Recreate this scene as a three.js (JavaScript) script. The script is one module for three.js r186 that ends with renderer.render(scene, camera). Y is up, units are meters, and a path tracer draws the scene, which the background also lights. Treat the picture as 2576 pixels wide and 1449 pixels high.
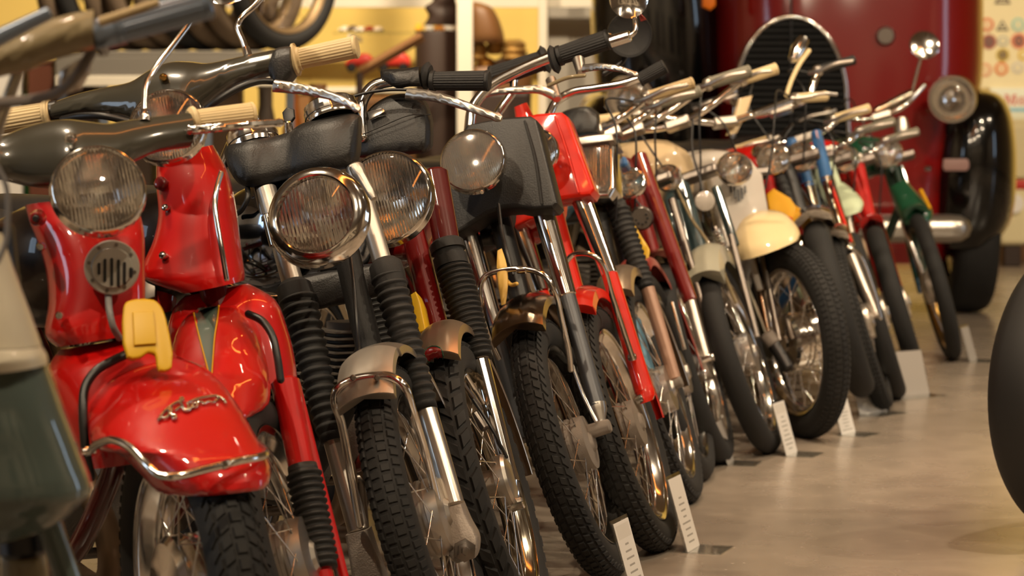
import * as THREE from 'three';
import { mergeGeometries, mergeVertices, toCreasedNormals } from 'three/addons/utils/BufferGeometryUtils.js';
import { RoundedBoxGeometry } from 'three/addons/geometries/RoundedBoxGeometry.js';
import { RectAreaLightUniformsLib } from 'three/addons/lights/RectAreaLightUniformsLib.js';

// ------------------------------------------------------------------ camera, light, exposure
const FOCAL = 7500, CX = 1288, CY = 724.5, EYE = 1.03, PITCH = Math.atan(512.5 / FOCAL);
const scene = new THREE.Scene();
scene.background = new THREE.Color(0x0a0b0d);
const camera = new THREE.PerspectiveCamera(2 * Math.atan(CY / FOCAL) * 180 / Math.PI, 2576 / 1449, 0.3, 60);
camera.position.set(0, EYE, 0);
camera.lookAt(0, EYE - Math.sin(PITCH), -Math.cos(PITCH));
camera.focus = 5.6; camera.userData.fStop = 6.3;
camera.updateMatrixWorld(true);
scene.add(camera);
const renderer = new THREE.WebGLRenderer({ antialias: true });
renderer.toneMapping = THREE.LinearToneMapping;
renderer.toneMappingExposure = .5;
renderer.shadowMap.enabled = true;
RectAreaLightUniformsLib.init();
const WARM = [1, .8, .56], COOL = [.62, .8, 1], AMBER = [1, .3, .05];
const SPOTS = [];                       // ceiling spots: x, z, candela, aim x, aim z
for (const [x, z, cd, ax, az] of [
  [-1.9, -2.6, 46, -.6, -4.6], [.5, -2.4, 40, .2, -5.2], [2.4, -3.4, 44, 1.2, -6.2],
  [-1.4, -5.2, 40, -.2, -6], [1.7, -6.1, 46, .9, -7.6], [3.6, -6.8, 44, 2.4, -8.6],
  [.5, -8.2, 34, .9, -9.2], [2.9, -9.4, 44, 1.9, -10.6], [4.6, -10.2, 30, 3.4, -12],
  [-1.6, -13.4, 100, -1.6, -16.8], [.1, -13.6, 100, .1, -16.8], [4.6, -14.2, 80, 4.4, -17.2],
  [-3.4, 1.2, 52, -3.4, 4], [.4, 1, 52, .4, 4], [4.6, 1.2, 52, 4.8, 4], [-4.6, -4, 34, -7, -4.6], [-4.6, -10, 34, -7, -10], [6.3, -4, 34, 8.5, -4.6]]) SPOTS.push([x, z, cd, ax, az]);

// ------------------------------------------------------------------ helpers
const V = (x, y, z) => new THREE.Vector3(x, y, z);
const RIGHT = V(1, 0, 0), FWD = V(0, -Math.sin(PITCH), -Math.cos(PITCH)), UP = V(0, Math.cos(PITCH), -Math.sin(PITCH));
const EYEP = V(0, EYE, 0);
const ray = (x, y) => FWD.clone().addScaledVector(RIGHT, (x - CX) / FOCAL).addScaledVector(UP, -(y - CY) / FOCAL);
const at = (x, y, Z) => EYEP.clone().addScaledVector(ray(x, y), Z);           // a measured point at its own distance
const ground = (x, y) => { const r = ray(x, y); return EYEP.clone().addScaledVector(r, -EYE / r.y); };
let seed = 7; const rnd = () => (seed = (seed * 16807) % 2147483647) / 2147483647;
const used = {};
const numbered = n => { used[n] = (used[n] || 0) + 1; return used[n] === 1 ? n : `${n}_${String(used[n] - 1).padStart(3, '0')}`; };
const tag = (o, label, category, group) => { Object.assign(o.userData, { label, category }); if (group) o.userData.group = group; return o; };
function mesh(name, geo, mat, parent) {
  const m = new THREE.Mesh(geo, mat); m.name = parent === scene ? numbered(name) : name;
  m.castShadow = m.receiveShadow = true; parent.add(m); return m;
}
const struct = (name, geo, mat, parent = scene) => { const m = mesh(name, geo, mat, parent); if (parent === scene) m.userData.kind = 'structure'; return m; };
function thing(name, label, category, pos = V(0, 0, 0), turn = 0, group) {
  const g = new THREE.Group(); g.name = numbered(name); g.position.copy(pos); g.rotation.y = turn; scene.add(g); return tag(g, label, category, group);
}
const box = (w, h, d, x = 0, y = 0, z = 0, r = 0) => { const g = r ? new RoundedBoxGeometry(w, h, d, 2, r) : new THREE.BoxGeometry(w, h, d); return g.translate(x, y, z); };
const clean = g => { for (const k of Object.keys(g.attributes)) if (!['position', 'normal', 'uv'].includes(k)) g.deleteAttribute(k); return g.index ? g.toNonIndexed() : g; };
const join = l => mergeGeometries(l.map(clean));
// a lathe from a to b, profile [[t, radius], ...]
function turned(a, b, prof, seg = 28) {
  const d = b.clone().sub(a), L = d.length();
  const g = new THREE.LatheGeometry(prof.map(([t, r]) => new THREE.Vector2(Math.max(r, 1e-5), t * L)), seg);
  g.applyQuaternion(new THREE.Quaternion().setFromUnitVectors(V(0, 1, 0), d.normalize()));
  return g.translate(a.x, a.y, a.z);
}
const sharp = (g, a = .6) => toCreasedNormals(g, a);
function rodGeo(a, b, r0, r1 = r0, seg = 20) {
  const L = a.distanceTo(b), c = Math.min(r0, r1) * .22, t = c / L;
  return sharp(turned(a, b, [[0, 0], [0, r0 - c], [t, r0], [1 - t, r1], [1, r1 - c], [1, 0]], seg), .5);
}
function tubeGeo(pts, r, seg, r2 = r, curved = true, rs = 12) {
  const cv = curved ? new THREE.CatmullRomCurve3(pts, false, 'centripetal') : (() => { const c = new THREE.CurvePath(); for (let i = 1; i < pts.length; i++) c.add(new THREE.LineCurve3(pts[i - 1], pts[i])); return c; })();
  const g = new THREE.TubeGeometry(cv, seg || pts.length * 8, r, rs), p = g.attributes.position, n = seg || pts.length * 8;
  if (r2 !== r) for (let i = 0; i <= n; i++) {
    const c = cv.getPointAt(i / n), k = 1 + (r2 / r - 1) * i / n;
    for (let j = 0; j <= rs; j++) { const id = i * (rs + 1) + j; p.setXYZ(id, c.x + (p.getX(id) - c.x) * k, c.y + (p.getY(id) - c.y) * k, c.z + (p.getZ(id) - c.z) * k); }
  }
  const e0 = new THREE.SphereGeometry(r, 10, 8).translate(pts[0].x, pts[0].y, pts[0].z), l = pts[pts.length - 1], e1 = new THREE.SphereGeometry(r2, 10, 8).translate(l.x, l.y, l.z);
  return join([g, e0, e1]);
}
// loft through rings (arrays of Vector3 of equal length)
function ringLoft(rings, capA = true, capB = true, closed = true, crease = .9) {
  const n = rings[0].length, pos = [], idx = [];
  for (const r of rings) for (const p of r) pos.push(p.x, p.y, p.z);
  for (let i = 0; i < rings.length - 1; i++) for (let j = 0; j < (closed ? n : n - 1); j++) {
    const a = i * n + j, b = i * n + (j + 1) % n, c = a + n, d = b + n;
    idx.push(a, b, d, a, d, c);
  }
  const cap = (k, flip) => { const c = V(0, 0, 0); rings[k].forEach(p => c.add(p)); c.divideScalar(n); const id = pos.length / 3; pos.push(c.x, c.y, c.z); for (let j = 0; j < n; j++) { const a = k * n + j, b = k * n + (j + 1) % n; flip ? idx.push(id, b, a) : idx.push(id, a, b); } };
  if (capA) cap(0, true); if (capB) cap(rings.length - 1, false);
  const g = new THREE.BufferGeometry(); g.setAttribute('position', new THREE.Float32BufferAttribute(pos, 3)); g.setIndex(idx);
  g.computeVertexNormals();
  const out = sharp(g, crease);
  const p = out.attributes.position, uv = new Float32Array(p.count * 2);
  for (let i = 0; i < p.count; i++) { uv[2 * i] = p.getX(i) + p.getZ(i) * .5; uv[2 * i + 1] = p.getY(i); }
  out.setAttribute('uv', new THREE.BufferAttribute(uv, 2));
  return out;
}
const spow = (c, e) => Math.sign(c) * Math.pow(Math.abs(c), e);
// smooth resampling of rows of numbers
function smoothRows(rows, per = 4) {
  const n = rows.length, out = [];
  const cr = (a, b, c, d, t) => .5 * (2 * b + (c - a) * t + (2 * a - 5 * b + 4 * c - d) * t * t + (3 * b - a - 3 * c + d) * t * t * t);
  for (let i = 0; i < n - 1; i++) for (let k = 0; k < per; k++) {
    const A = rows[Math.max(0, i - 1)], B = rows[i], C = rows[i + 1], D = rows[Math.min(n - 1, i + 2)];
    out.push(B.map((_, j) => cr(A[j], B[j], C[j], D[j], k / per)));
  }
  out.push(rows[n - 1].slice()); return out;
}

// ------------------------------------------------------------------ textures (colour, grain and relief only)
function noiseTex(size, f, srgb = true, rx = 1, ry = 1) {
  const d = new Uint8Array(size * size * 4);
  for (let y = 0; y < size; y++) for (let x = 0; x < size; x++) { const c = f(x / size, y / size), i = (y * size + x) * 4; d[i] = c[0]; d[i + 1] = c[1]; d[i + 2] = c[2]; d[i + 3] = 255; }
  const t = new THREE.DataTexture(d, size, size); t.wrapS = t.wrapT = THREE.RepeatWrapping; t.magFilter = THREE.LinearFilter; t.minFilter = THREE.LinearMipmapLinearFilter; t.generateMipmaps = true;
  if (srgb) t.colorSpace = THREE.SRGBColorSpace; t.repeat.set(rx, ry); t.needsUpdate = true; return t;
}
const lat = Array.from({ length: 65536 }, () => rnd());
function vnoise(x, y, per) {
  const xi = Math.floor(x), yi = Math.floor(y), u = x - xi, v = y - yi, s = t => t * t * (3 - 2 * t);
  const L = (a, b) => lat[(((a % per) + per) % per) * 251 + (((b % per) + per) % per) & 65535];
  return (L(xi, yi) * (1 - s(u)) + L(xi + 1, yi) * s(u)) * (1 - s(v)) + (L(xi, yi + 1) * (1 - s(u)) + L(xi + 1, yi + 1) * s(u)) * s(v);
}
const fbm = (x, y, f, o = 4) => { let a = 0, w = .5, s = 0; for (let i = 0; i < o; i++) { a += w * vnoise(x * f, y * f, f); s += w; w *= .55; f *= 2; } return a / s; };
function canvasTex(w, h, draw) {
  const c = document.createElement('canvas'); c.width = w; c.height = h; draw(c.getContext('2d'), w, h);
  const t = new THREE.CanvasTexture(c); t.colorSpace = THREE.SRGBColorSpace; return t;
}
const grime = noiseTex(256, (x, y) => { const n = fbm(x, y, 8, 5), k = Math.min(255, Math.max(0, (.25 + n * .75) * 255)); return [k, k, k]; }, false, 6, 6);
const fine = noiseTex(256, (x, y) => { const k = (fbm(x, y, 32, 4)) * 255; return [k, k, k]; }, false, 14, 14);

// ------------------------------------------------------------------ materials
const std = (color, roughness, metalness = 0, o = {}) => new THREE.MeshStandardMaterial({ color, roughness, metalness, side: THREE.DoubleSide, ...o });
const paint = (color, o = {}) => new THREE.MeshPhysicalMaterial({ color, roughness: .42, specularIntensity: .4, clearcoat: 1, clearcoatRoughness: .05, side: THREE.DoubleSide, ...o });
const M = {
  chrome: std(0xdad6d0, .13, 1), fenderTan: std(0xb8a48e, .3, .9), tankChrome: std(0x8a94a4, .1, 1), chromeWorn: std(0xb0a898, .24, 1, { roughnessMap: grime }), alu: std(0xb9b2a8, .36, 1), satin: std(0xb5aea4, .42, .9, { bumpMap: fine, bumpScale: .00006 }), exhaust: std(0x7a6652, .45, .8),
  cast: std(0x8a8178, .6, .7, { bumpMap: fine, bumpScale: .0006 }), steel: std(0x77706a, .35, 1), grayDark: std(0x3f4145, .38, .3), bronze: std(0x8d7a68, .18, 1), brass: std(0xb08a48, .25, 1),
  rubber: std(0x0e0d0c, .62, 0, { bumpMap: fine, bumpScale: .0004 }), tyre: std(0x0c0b0a, .78, 0, { bumpMap: fine, bumpScale: .0004 }), tyreBrown: std(0x5c4c3a, .8), grey: std(0x6d6a68, .5),
  black: std(0x0f0e0e, .42), blackGloss: paint(0x050505, { roughness: .2 }), blackMatt: std(0x131211, .48, 0, { bumpMap: fine, bumpScale: .0004 }),
  red: paint(0xaa0805), redOrange: paint(0xbe1c08), redDark: paint(0x650907), redBrown: paint(0x4a0a06), redDusty: paint(0x8c3a32, { clearcoat: .4, roughness: .5 }), redTruck: paint(0x700403, { clearcoatRoughness: .12 }),
  olive: paint(0x34322a, { roughness: .35, clearcoat: .8, clearcoatRoughness: .12 }), oliveLight: paint(0x7d6f52, { clearcoat: .4, roughness: .5 }),
  cream: std(0xd8c29a, .5), creamPaint: paint(0xcdb98e), gripCream: std(0xc2ad82, .55), gripGrey: std(0x6b6657, .6), gripBeige: std(0xa08a62, .6),
  white: paint(0xa8a198), beige: paint(0xb59f7c, { clearcoat: .4 }), horn: std(0xa8a49a, .4, .6), grayGreen: paint(0x4a5850), paleGreen: paint(0xb5c2a4), blue: paint(0x2f5d8f), lightBlue: paint(0x6f9db5), green: paint(0x12402a), greenDark: paint(0x0c2a20), yellow: paint(0xc08c12, { clearcoat: .5 }), yellowPlate: std(0xc79e0e, .45), yellowOld: std(0xcaa24e, .5),
  apron: paint(0xb9b09c, { roughness: .5, clearcoat: .5 }), blueGrey: std(0x75808f, .32, .6), tealDark: paint(0x28383a),
  glass: new THREE.MeshPhysicalMaterial({ color: 0xffffff, roughness: .03, transmission: 1, thickness: .004, ior: 1.5, side: THREE.DoubleSide }),
  pane: new THREE.MeshPhysicalMaterial({ color: 0xf4f6f6, roughness: .05, transmission: 1, thickness: 0, side: THREE.DoubleSide }),
  reflector: std(0xf4f1ec, .12, 1), bulb: std(0xf5efe0, .2), amber: paint(0xd06a08), seat: std(0x171514, .5), engine: std(0x77726b, .55, .75, { bumpMap: fine, bumpScale: .0008 }),
  rimDull: std(0x6e5a3e, .5, .6), brownTank: paint(0x1c1410, { clearcoat: .5 }), paperGrey: std(0x8d8780, .8), blackDull: std(0x070707, .85), pinkRust: std(0x937360, .5, .2), silverGrey: paint(0x8f8c7c, { clearcoat: .6 }), shieldGreen: paint(0x46514c, { roughness: .45 }), tyreSmooth: std(0x090807, .6), bumper: std(0xb8b2a8, .3, .9), brownDark: std(0x2c1c12, .6), brownTin: std(0x6a4826, .5), brassDull: std(0xa8854a, .4, .7), copper: std(0xb0662c, .35, .6), woodWarm: std(0x7a5226, .6), redSoft: std(0xb0281a, .5), boardCream: std(0xd6caa0, .7), postGreen: std(0x98906a, .6), rackGrey: std(0x6c675e, .7), plateWorn: std(0x8a6a64, .5), greyPanel: std(0x8f8a80, .7), soft: std(0x55524e, .6), paper: std(0xe4e0da, .8), wood: std(0x4a2d18, .6), sheetWhite: std(0xcfc8b6, .7)
};

// ------------------------------------------------------------------ a working frame: x across, y up along the fork, z towards the viewer
class Frame {
  constructor(root, origin, quat) {
    this.root = root; this.o = origin; this.quat = quat; root.updateMatrixWorld(true);
    this.m = root.matrixWorld.clone().multiply(new THREE.Matrix4().compose(origin, quat, V(1, 1, 1)));
    this.inv = this.m.clone().invert();
  }
  q(x, y, w = 0) {            // measured point -> frame coordinates on the plane z = w
    const o = EYEP.clone().applyMatrix4(this.inv), d = ray(x, y).transformDirection(this.inv);
    return o.addScaledVector(d, (w - o.z) / d.z);
  }
  mm(n, p) { return n * -(p.clone().applyMatrix4(this.m).sub(EYEP).dot(FWD) * -1) / FOCAL; }   // length of n measured pixels at point p
  part(name, geo, mat, parent) {
    const m = mesh(name, geo, mat, parent || this.root);
    if (!parent) { m.position.copy(this.o); m.quaternion.copy(this.quat); m.updateMatrixWorld(true); }
    return m;
  }
  holder(name) { const g = new THREE.Group(); g.name = name; g.position.copy(this.o); g.quaternion.copy(this.quat); this.root.add(g); return g; }
  P(a) { return this.q(a[0], a[1], a[2] || 0); }
  rod(name, a, b, r0, r1, mat, parent) { const p = this.P(a), e = this.P(b); return this.part(name, rodGeo(p, e, this.mm(r0, p), this.mm(r1, e)), mat, parent); }
  lathe(name, a, b, prof, mat, parent, seg) { const p = this.P(a), e = this.P(b), k = this.mm(1, p); return this.part(name, sharp(turned(p, e, prof.map(([t, r]) => [t, r * k]), seg), .7), mat, parent); }
  tube(name, pts, r, mat, r2 = r, parent, curved = true) { const l = pts.map(p => this.P(p)); return this.part(name, tubeGeo(l, this.mm(r, l[0]), pts.length * 8, this.mm(r2, l[0]), curved), mat, parent); }
  boot(name, a, b, r0, r1, n, mat, parent) {
    const prof = [[0, 0], [0, r0 * .8], [.05, r0 * .82]];
    for (let i = 0; i < n; i++) { const t = .06 + .88 * i / n, h = .88 / n, r = r0 + (r1 - r0) * (i + .5) / n; prof.push([t, r * .8], [t + h * .22, r * .9], [t + h * .42, r * .995], [t + h * .6, r * .99], [t + h * .8, r * .9]); }
    prof.push([.945, r1 * .8], [.95, r1 * .86], [1, r1 * .86], [1, 0]);
    const p = this.P(a), e = this.P(b), k = this.mm(1, p); return this.part(name, turned(p, e, prof.map(([t, r]) => [t, r * k]), 26), mat, parent);
  }
  sheet(name, outline, w, depth, mat, bevel = .004, parent, smooth = 0) {
    let l = outline.map(([x, y]) => this.q(x, y, w));
    const s = new THREE.Shape();
    if (smooth) { const c = new THREE.CatmullRomCurve3(l, true, 'centripetal').getPoints(outline.length * smooth); l = c; }
    l.forEach((p, i) => i ? s.lineTo(p.x, p.y) : s.moveTo(p.x, p.y));
    const g = new THREE.ExtrudeGeometry(s, { depth, bevelEnabled: bevel > 0, bevelSize: bevel, bevelThickness: bevel, bevelSegments: 3, curveSegments: 4 });
    g.translate(0, 0, w - depth - bevel); return this.part(name, sharp(g, .55), mat, parent);
  }
  // rows: [x0,y0, x1,y1, w, bulge]; each row is a super-ellipse section between two measured points
  loft(name, rows, mat, { n = 24, exp = .85, back = .6, per = 4, open = 0, capA = true, capB = true, parent, crease = .9, dir = this.bulge || V(0, 0, 1) } = {}) {
    const rings = smoothRows(rows, per).map(([x0, y0, x1, y1, w, b]) => {
      const a = this.q(x0, y0, w), e = this.q(x1, y1, w), c = a.clone().add(e).multiplyScalar(.5), h = e.clone().sub(a).multiplyScalar(.5), ring = [];
      const t0 = open ? -open : 0, t1 = open ? Math.PI + open : Math.PI * 2;
      for (let i = 0; i < n; i++) {
        const t = t0 + (t1 - t0) * i / (open ? n - 1 : n), s = spow(Math.sin(t), exp), k = spow(Math.cos(t), exp);
        ring.push(c.clone().addScaledVector(h, k).addScaledVector(dir, b * s * (s < 0 ? back : 1)));
      }
      return ring;
    });
    return this.part(name, ringLoft(rings, capA && !open, capB && !open, !open, crease), mat, parent);
  }
  hit(m, x, y) {                     // point and normal of a built surface at a measured point, in frame coordinates
    const rc = new THREE.Raycaster(EYEP.clone(), ray(x, y).normalize()); m.updateMatrixWorld(true);
    const h = rc.intersectObject(m, false)[0]; if (!h) return null;
    const p = h.point.clone().applyMatrix4(this.inv), nn = h.face.normal.clone().transformDirection(m.matrixWorld);
    if (nn.dot(rc.ray.direction) > 0) nn.negate();
    return { p, n: nn.transformDirection(this.inv) };
  }
  on(m, x, y, off = .002, fallback = 0) { const h = this.hit(m, x, y); return h ? h.p.addScaledVector(h.n, off) : this.q(x, y, fallback); }
  // a thin plate laid on a built surface: triangle fan grid over a measured polygon
  decal(name, m, poly, mat, off = .0012, parent, fb = 0) {
    const N = 8, c = [poly.reduce((a, p) => a + p[0], 0) / poly.length, poly.reduce((a, p) => a + p[1], 0) / poly.length], rings = [];
    for (let k = 0; k <= N; k++) rings.push(poly.map(p => this.on(m, c[0] + (p[0] - c[0]) * Math.max(k / N, .02), c[1] + (p[1] - c[1]) * Math.max(k / N, .02), off, fb)));
    return this.part(name, ringLoft(rings, true, false, true, 2), mat, parent);
  }
}
const circlePoly = (x, y, rx, ry, n = 24, rot = 0) => Array.from({ length: n }, (_, i) => { const t = i / n * Math.PI * 2, a = rx * Math.cos(t), b = ry * Math.sin(t), c = Math.cos(rot), s = Math.sin(rot); return [x + a * c - b * s, y + a * s + b * c]; });

// ------------------------------------------------------------------ wheels
const wheelCache = {};
function tyreGeo(R, hw) {
  const r0 = R - hw * 2.05, pr = [];
  for (let i = 0; i <= 18; i++) { const t = -Math.PI * .84 + i / 18 * Math.PI * 1.68; pr.push(new THREE.Vector2(R - hw * 1.03 + Math.cos(t) * hw * 1.03, Math.sin(t) * hw)); }
  pr.unshift(new THREE.Vector2(r0, -hw * .42)); pr.push(new THREE.Vector2(r0, hw * .42)); pr.push(pr[0].clone());
  return new THREE.LatheGeometry(pr, 72).rotateZ(Math.PI / 2);
}
function treadGeo(R, hw, style) {
  const rows = style === 'block' ? 5 : style === 'knob' ? 3 : 4, n = style === 'block' ? 76 : style === 'knob' ? 44 : 96, h = style === 'knob' ? .0055 : .003, pos = [], idx = [];
  const P = (al, be, rr) => { const r = R - hw * 1.03 + Math.cos(be) * (hw * 1.03 + rr), x = Math.sin(be) * (hw + rr); return [x, Math.cos(al) * r, Math.sin(al) * r]; };
  const span = 1.12;
  for (let k = 0; k < rows; k++) for (let i = 0; i < n; i++) {
    const b0 = -span + 2 * span * (k + .08) / rows, b1 = -span + 2 * span * (k + .92) / rows, off = (k % 2) * .5, a0 = (i + off + .1) / n * 2 * Math.PI, a1 = (i + off + .86) / n * 2 * Math.PI, sk = style === 'block' ? .012 * (k - (rows - 1) / 2) : style === 'knob' ? .03 * (k % 2 ? 1 : -1) : 0;
    const s = pos.length / 3, c = .12;
    for (const [a, b, r] of [[a0, b0, -.001], [a1, b0, -.001], [a1, b1, -.001], [a0, b1, -.001], [a0 + (a1 - a0) * c, b0 + (b1 - b0) * c, h], [a1 - (a1 - a0) * c, b0 + (b1 - b0) * c, h], [a1 - (a1 - a0) * c, b1 - (b1 - b0) * c, h], [a0 + (a1 - a0) * c, b1 - (b1 - b0) * c, h]]) pos.push(...P(a + sk * (b > (b0 + b1) / 2 ? 1 : -1), b, r));
    for (const [a, b, cc, d] of [[4, 5, 6, 7], [0, 1, 5, 4], [1, 2, 6, 5], [2, 3, 7, 6], [3, 0, 4, 7]]) idx.push(s + a, s + b, s + cc, s + a, s + cc, s + d);
  }
  const g = new THREE.BufferGeometry(); g.setAttribute('position', new THREE.Float32BufferAttribute(pos, 3)); g.setIndex(idx);
  const o = g.toNonIndexed(); o.computeVertexNormals(); o.setAttribute('uv', new THREE.Float32BufferAttribute(new Float32Array(o.attributes.position.count * 2), 2)); return o;
}
function rimGeo(rr, hw) {
  const w = hw * .78, pr = [[rr + .008, -w], [rr + .010, -w * .94], [rr + .002, -w * .86], [rr - .004, -w * .8], [rr - .006, -w * .55], [rr - .014, -w * .3], [rr - .016, 0], [rr - .014, w * .3], [rr - .006, w * .55], [rr - .004, w * .8], [rr + .002, w * .86], [rr + .010, w * .94], [rr + .008, w]].map(([r, x]) => new THREE.Vector2(r, x));
  return new THREE.LatheGeometry(pr, 72).rotateZ(Math.PI / 2);
}
const hubGeo = (r, w) => sharp(turned(V(-w, 0, 0), V(w, 0, 0), [[0, 0], [0, r * .5], [.06, r * .9], [.12, r], [.3, r], [.34, r * .55], [.66, r * .55], [.7, r], [.88, r], [.94, r * .9], [1, r * .5], [1, 0]], 32), .5);
const drumGeo = (r, w) => sharp(turned(V(-w, 0, 0), V(w, 0, 0), [[0, 0], [0, r * .3], [.05, r * .35], [.1, r * .9], [.2, r], [.42, r], [.44, r * .93], [.5, r * .93], [.52, r], [.58, r], [.6, r * .93], [.66, r * .93], [.68, r], [.9, r * .96], [.94, r * .4], [1, r * .3], [1, 0]], 36), .5);
const spokeUnit = new THREE.CylinderGeometry(.0014, .0014, 1, 5);
function makeWheel(parent, { R = .285, hw = .033, style = null, rim = M.chrome, hub = M.alu, drum = .055, spokes = 36, tyre = M.tyre, single = true, whitewall = false } = {}) {
  const key = [R, hw, style, drum].join();
  const C = wheelCache[key] || (wheelCache[key] = { t: tyreGeo(R, hw), tr: style && treadGeo(R, hw, style), r: rimGeo(R - hw * 2.05, hw), h: drum > .05 ? drumGeo(drum, .05) : hubGeo(drum, .05) });
  mesh('tyre', C.t, tyre, parent);
  if (C.tr) { const t = mesh('tread', C.tr, tyre, parent); t.userData.kind = 'stuff'; }
  if (whitewall) for (const s of [-1, 1]) mesh('white_wall', new THREE.RingGeometry(R - hw * 1.9, R - hw * 1.2, 64).rotateY(Math.PI / 2).translate(s * hw * .985, 0, 0), M.cream, parent);
  mesh('rim', C.r, rim, parent); mesh('hub', C.h, hub, parent);
  const geos = [];
  for (let i = 0; i < spokes; i++) {
    const side = i % 2 ? 1 : -1, cross = (i >> 1) % 2 ? 1 : -1, a = i / spokes * Math.PI * 2, ai = a + cross * .62;
    const p0 = V(side * .03, Math.cos(ai) * drum * .95, Math.sin(ai) * drum * .95), p1 = V(side * .004, Math.cos(a) * (R - hw * 2.05 - .012), Math.sin(a) * (R - hw * 2.05 - .012));
    const q = new THREE.Quaternion().setFromUnitVectors(V(0, 1, 0), p1.clone().sub(p0).normalize()), c = p0.clone().add(p1).multiplyScalar(.5), L = p0.distanceTo(p1);
    if (single) { const m = mesh('spoke', spokeUnit, M.chrome, parent); m.position.copy(c); m.quaternion.copy(q); m.scale.set(1, L, 1); }
    else geos.push(new THREE.CylinderGeometry(.0014, .0014, L, 4).applyQuaternion(q).translate(c.x, c.y, c.z));
  }
  if (!single) mesh('spokes', join(geos), M.chrome, parent);
}
function fenderGeo(R, hw, a0, a1, { crown = .35, skirt = .02, n = 28, lip = .003 } = {}) {
  const prof = []; const K = 14;
  for (let i = 0; i <= K; i++) { const t = -1 + 2 * i / K; prof.push([t * hw, R + (1 - Math.pow(Math.abs(t), 2.4)) * hw * crown]); }
  prof.unshift([-hw * 1.02, R - skirt]); prof.push([hw * 1.02, R - skirt]);
  const full = [...prof, ...prof.slice().reverse().map(([u, r]) => [u * (1 - .03), r - .0022])], rings = [];
  for (let i = 0; i <= n; i++) { const a = (a0 + (a1 - a0) * i / n) * Math.PI / 180; rings.push(full.map(([u, r]) => V(u, Math.sin(a) * r, Math.cos(a) * r))); }
  return ringLoft(rings, true, true, true, .6);
}

// ------------------------------------------------------------------ lamps of the mopeds
function lensGeo(r, dome, ribs, amp, tilt = 0) {
  const NX = Math.max(24, ribs * 5), NY = 12, front = [], back = [];
  for (let i = 0; i <= NX; i++) for (let j = 0; j <= NY; j++) {
    const th = Math.PI * i / NX, x = -Math.cos(th) * r * .999, y = (2 * j / NY - 1) * Math.sqrt(Math.max(1e-9, r * r - x * x)), d = (x * x + y * y) / (r * r), z = dome * (1 - d);
    front.push([x, y, z]); back.push([x, y, z - .0035 - amp * (1 - d * d) * (.5 + .5 * Math.cos(x / r * ribs * Math.PI))]);
  }
  const pos = [...front, ...back].flat(), idx = [], n = front.length, W = NY + 1;
  for (let i = 0; i < NX; i++) for (let j = 0; j < NY; j++) { const a = i * W + j, b = a + W; idx.push(a, b, b + 1, a, b + 1, a + 1, n + a, n + b + 1, n + b, n + a, n + a + 1, n + b + 1); }
  for (let i = 0; i < NX; i++) { const a = i * W, b = a + W, c = i * W + NY, d = c + W; idx.push(a, n + b, b, a, n + a, n + b, c, d, n + d, c, n + d, n + c); }
  const g = new THREE.BufferGeometry(); g.setAttribute('position', new THREE.Float32BufferAttribute(pos, 3)); g.setIndex(idx); g.computeVertexNormals(); g.setAttribute('uv', new THREE.Float32BufferAttribute(new Float32Array(n * 4), 2)); return g;
}
function headlight(B, x, y, dpx, { w = .12, shell = M.chrome, rim = M.chrome, ring = .1, ribs = 22, depth = 1.0, dome = .12, turn = 0, nod = 0, rimDepth = .16, lensBack = 0, hazy = 0 } = {}) {
  const c = B.q(x, y, w), r = B.mm(dpx / 2, c), g = new THREE.Group(); g.name = 'headlight'; B.root.add(g);
  g.position.copy(c).applyQuaternion(B.quat).add(B.o); g.quaternion.copy(B.quat).multiply(new THREE.Quaternion().setFromEuler(new THREE.Euler(nod, turn, 0)));
  const lr = r * (1 - ring), L = (pts, s = 48) => sharp(new THREE.LatheGeometry(pts.map(([a, b]) => new THREE.Vector2(Math.max(a, 1e-5) * r, b * r)), s).rotateX(Math.PI / 2), .5);
  mesh('shell', L([[.0, -depth], [.3, -depth * .97], [.6, -depth * .82], [.82, -depth * .5], [.93, -depth * .2], [.95, -.05], [.9, -.04]]), shell, g);
  mesh('lamp_rim', L([[.93, -.14], [.99, -.13], [1, -.08], [.985, 0], [1 - ring * .2, rimDepth * .42], [1 - ring * .45, rimDepth * .74], [1 - ring * .72, rimDepth * .93], [1 - ring * .95, rimDepth], [1 - ring * 1.05, rimDepth * .92], [1 - ring * 1.08, rimDepth * .7], [1 - ring * 1.15, rimDepth * .2]]), rim, g);
  const bowl = []; for (let i = 0; i <= 12; i++) { const t = i / 12; bowl.push([t * (1 - ring * 1.1), -.62 + t * t * .66]); }
  mesh('reflector', L(bowl), M.reflector, g);
  mesh('bulb', turned(V(0, 0, -.6 * r), V(0, 0, -.22 * r), [[0, .12 * r], [.4, .12 * r], [.42, .07 * r], [.7, .1 * r], [.9, .08 * r], [1, 0]], 16), M.bulb, g);
  const l = mesh('lens', lensGeo(lr, dome * r, ribs, .0026 * r / .08), hazy ? M.glassHazy : M.glass, g); l.position.z = rimDepth * .55 * r;
  return g;
}
M.glassHazy = new THREE.MeshPhysicalMaterial({ color: 0xd8d4cc, roughness: .1, transmission: .92, thickness: .004, ior: 1.5, side: THREE.DoubleSide });

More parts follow.
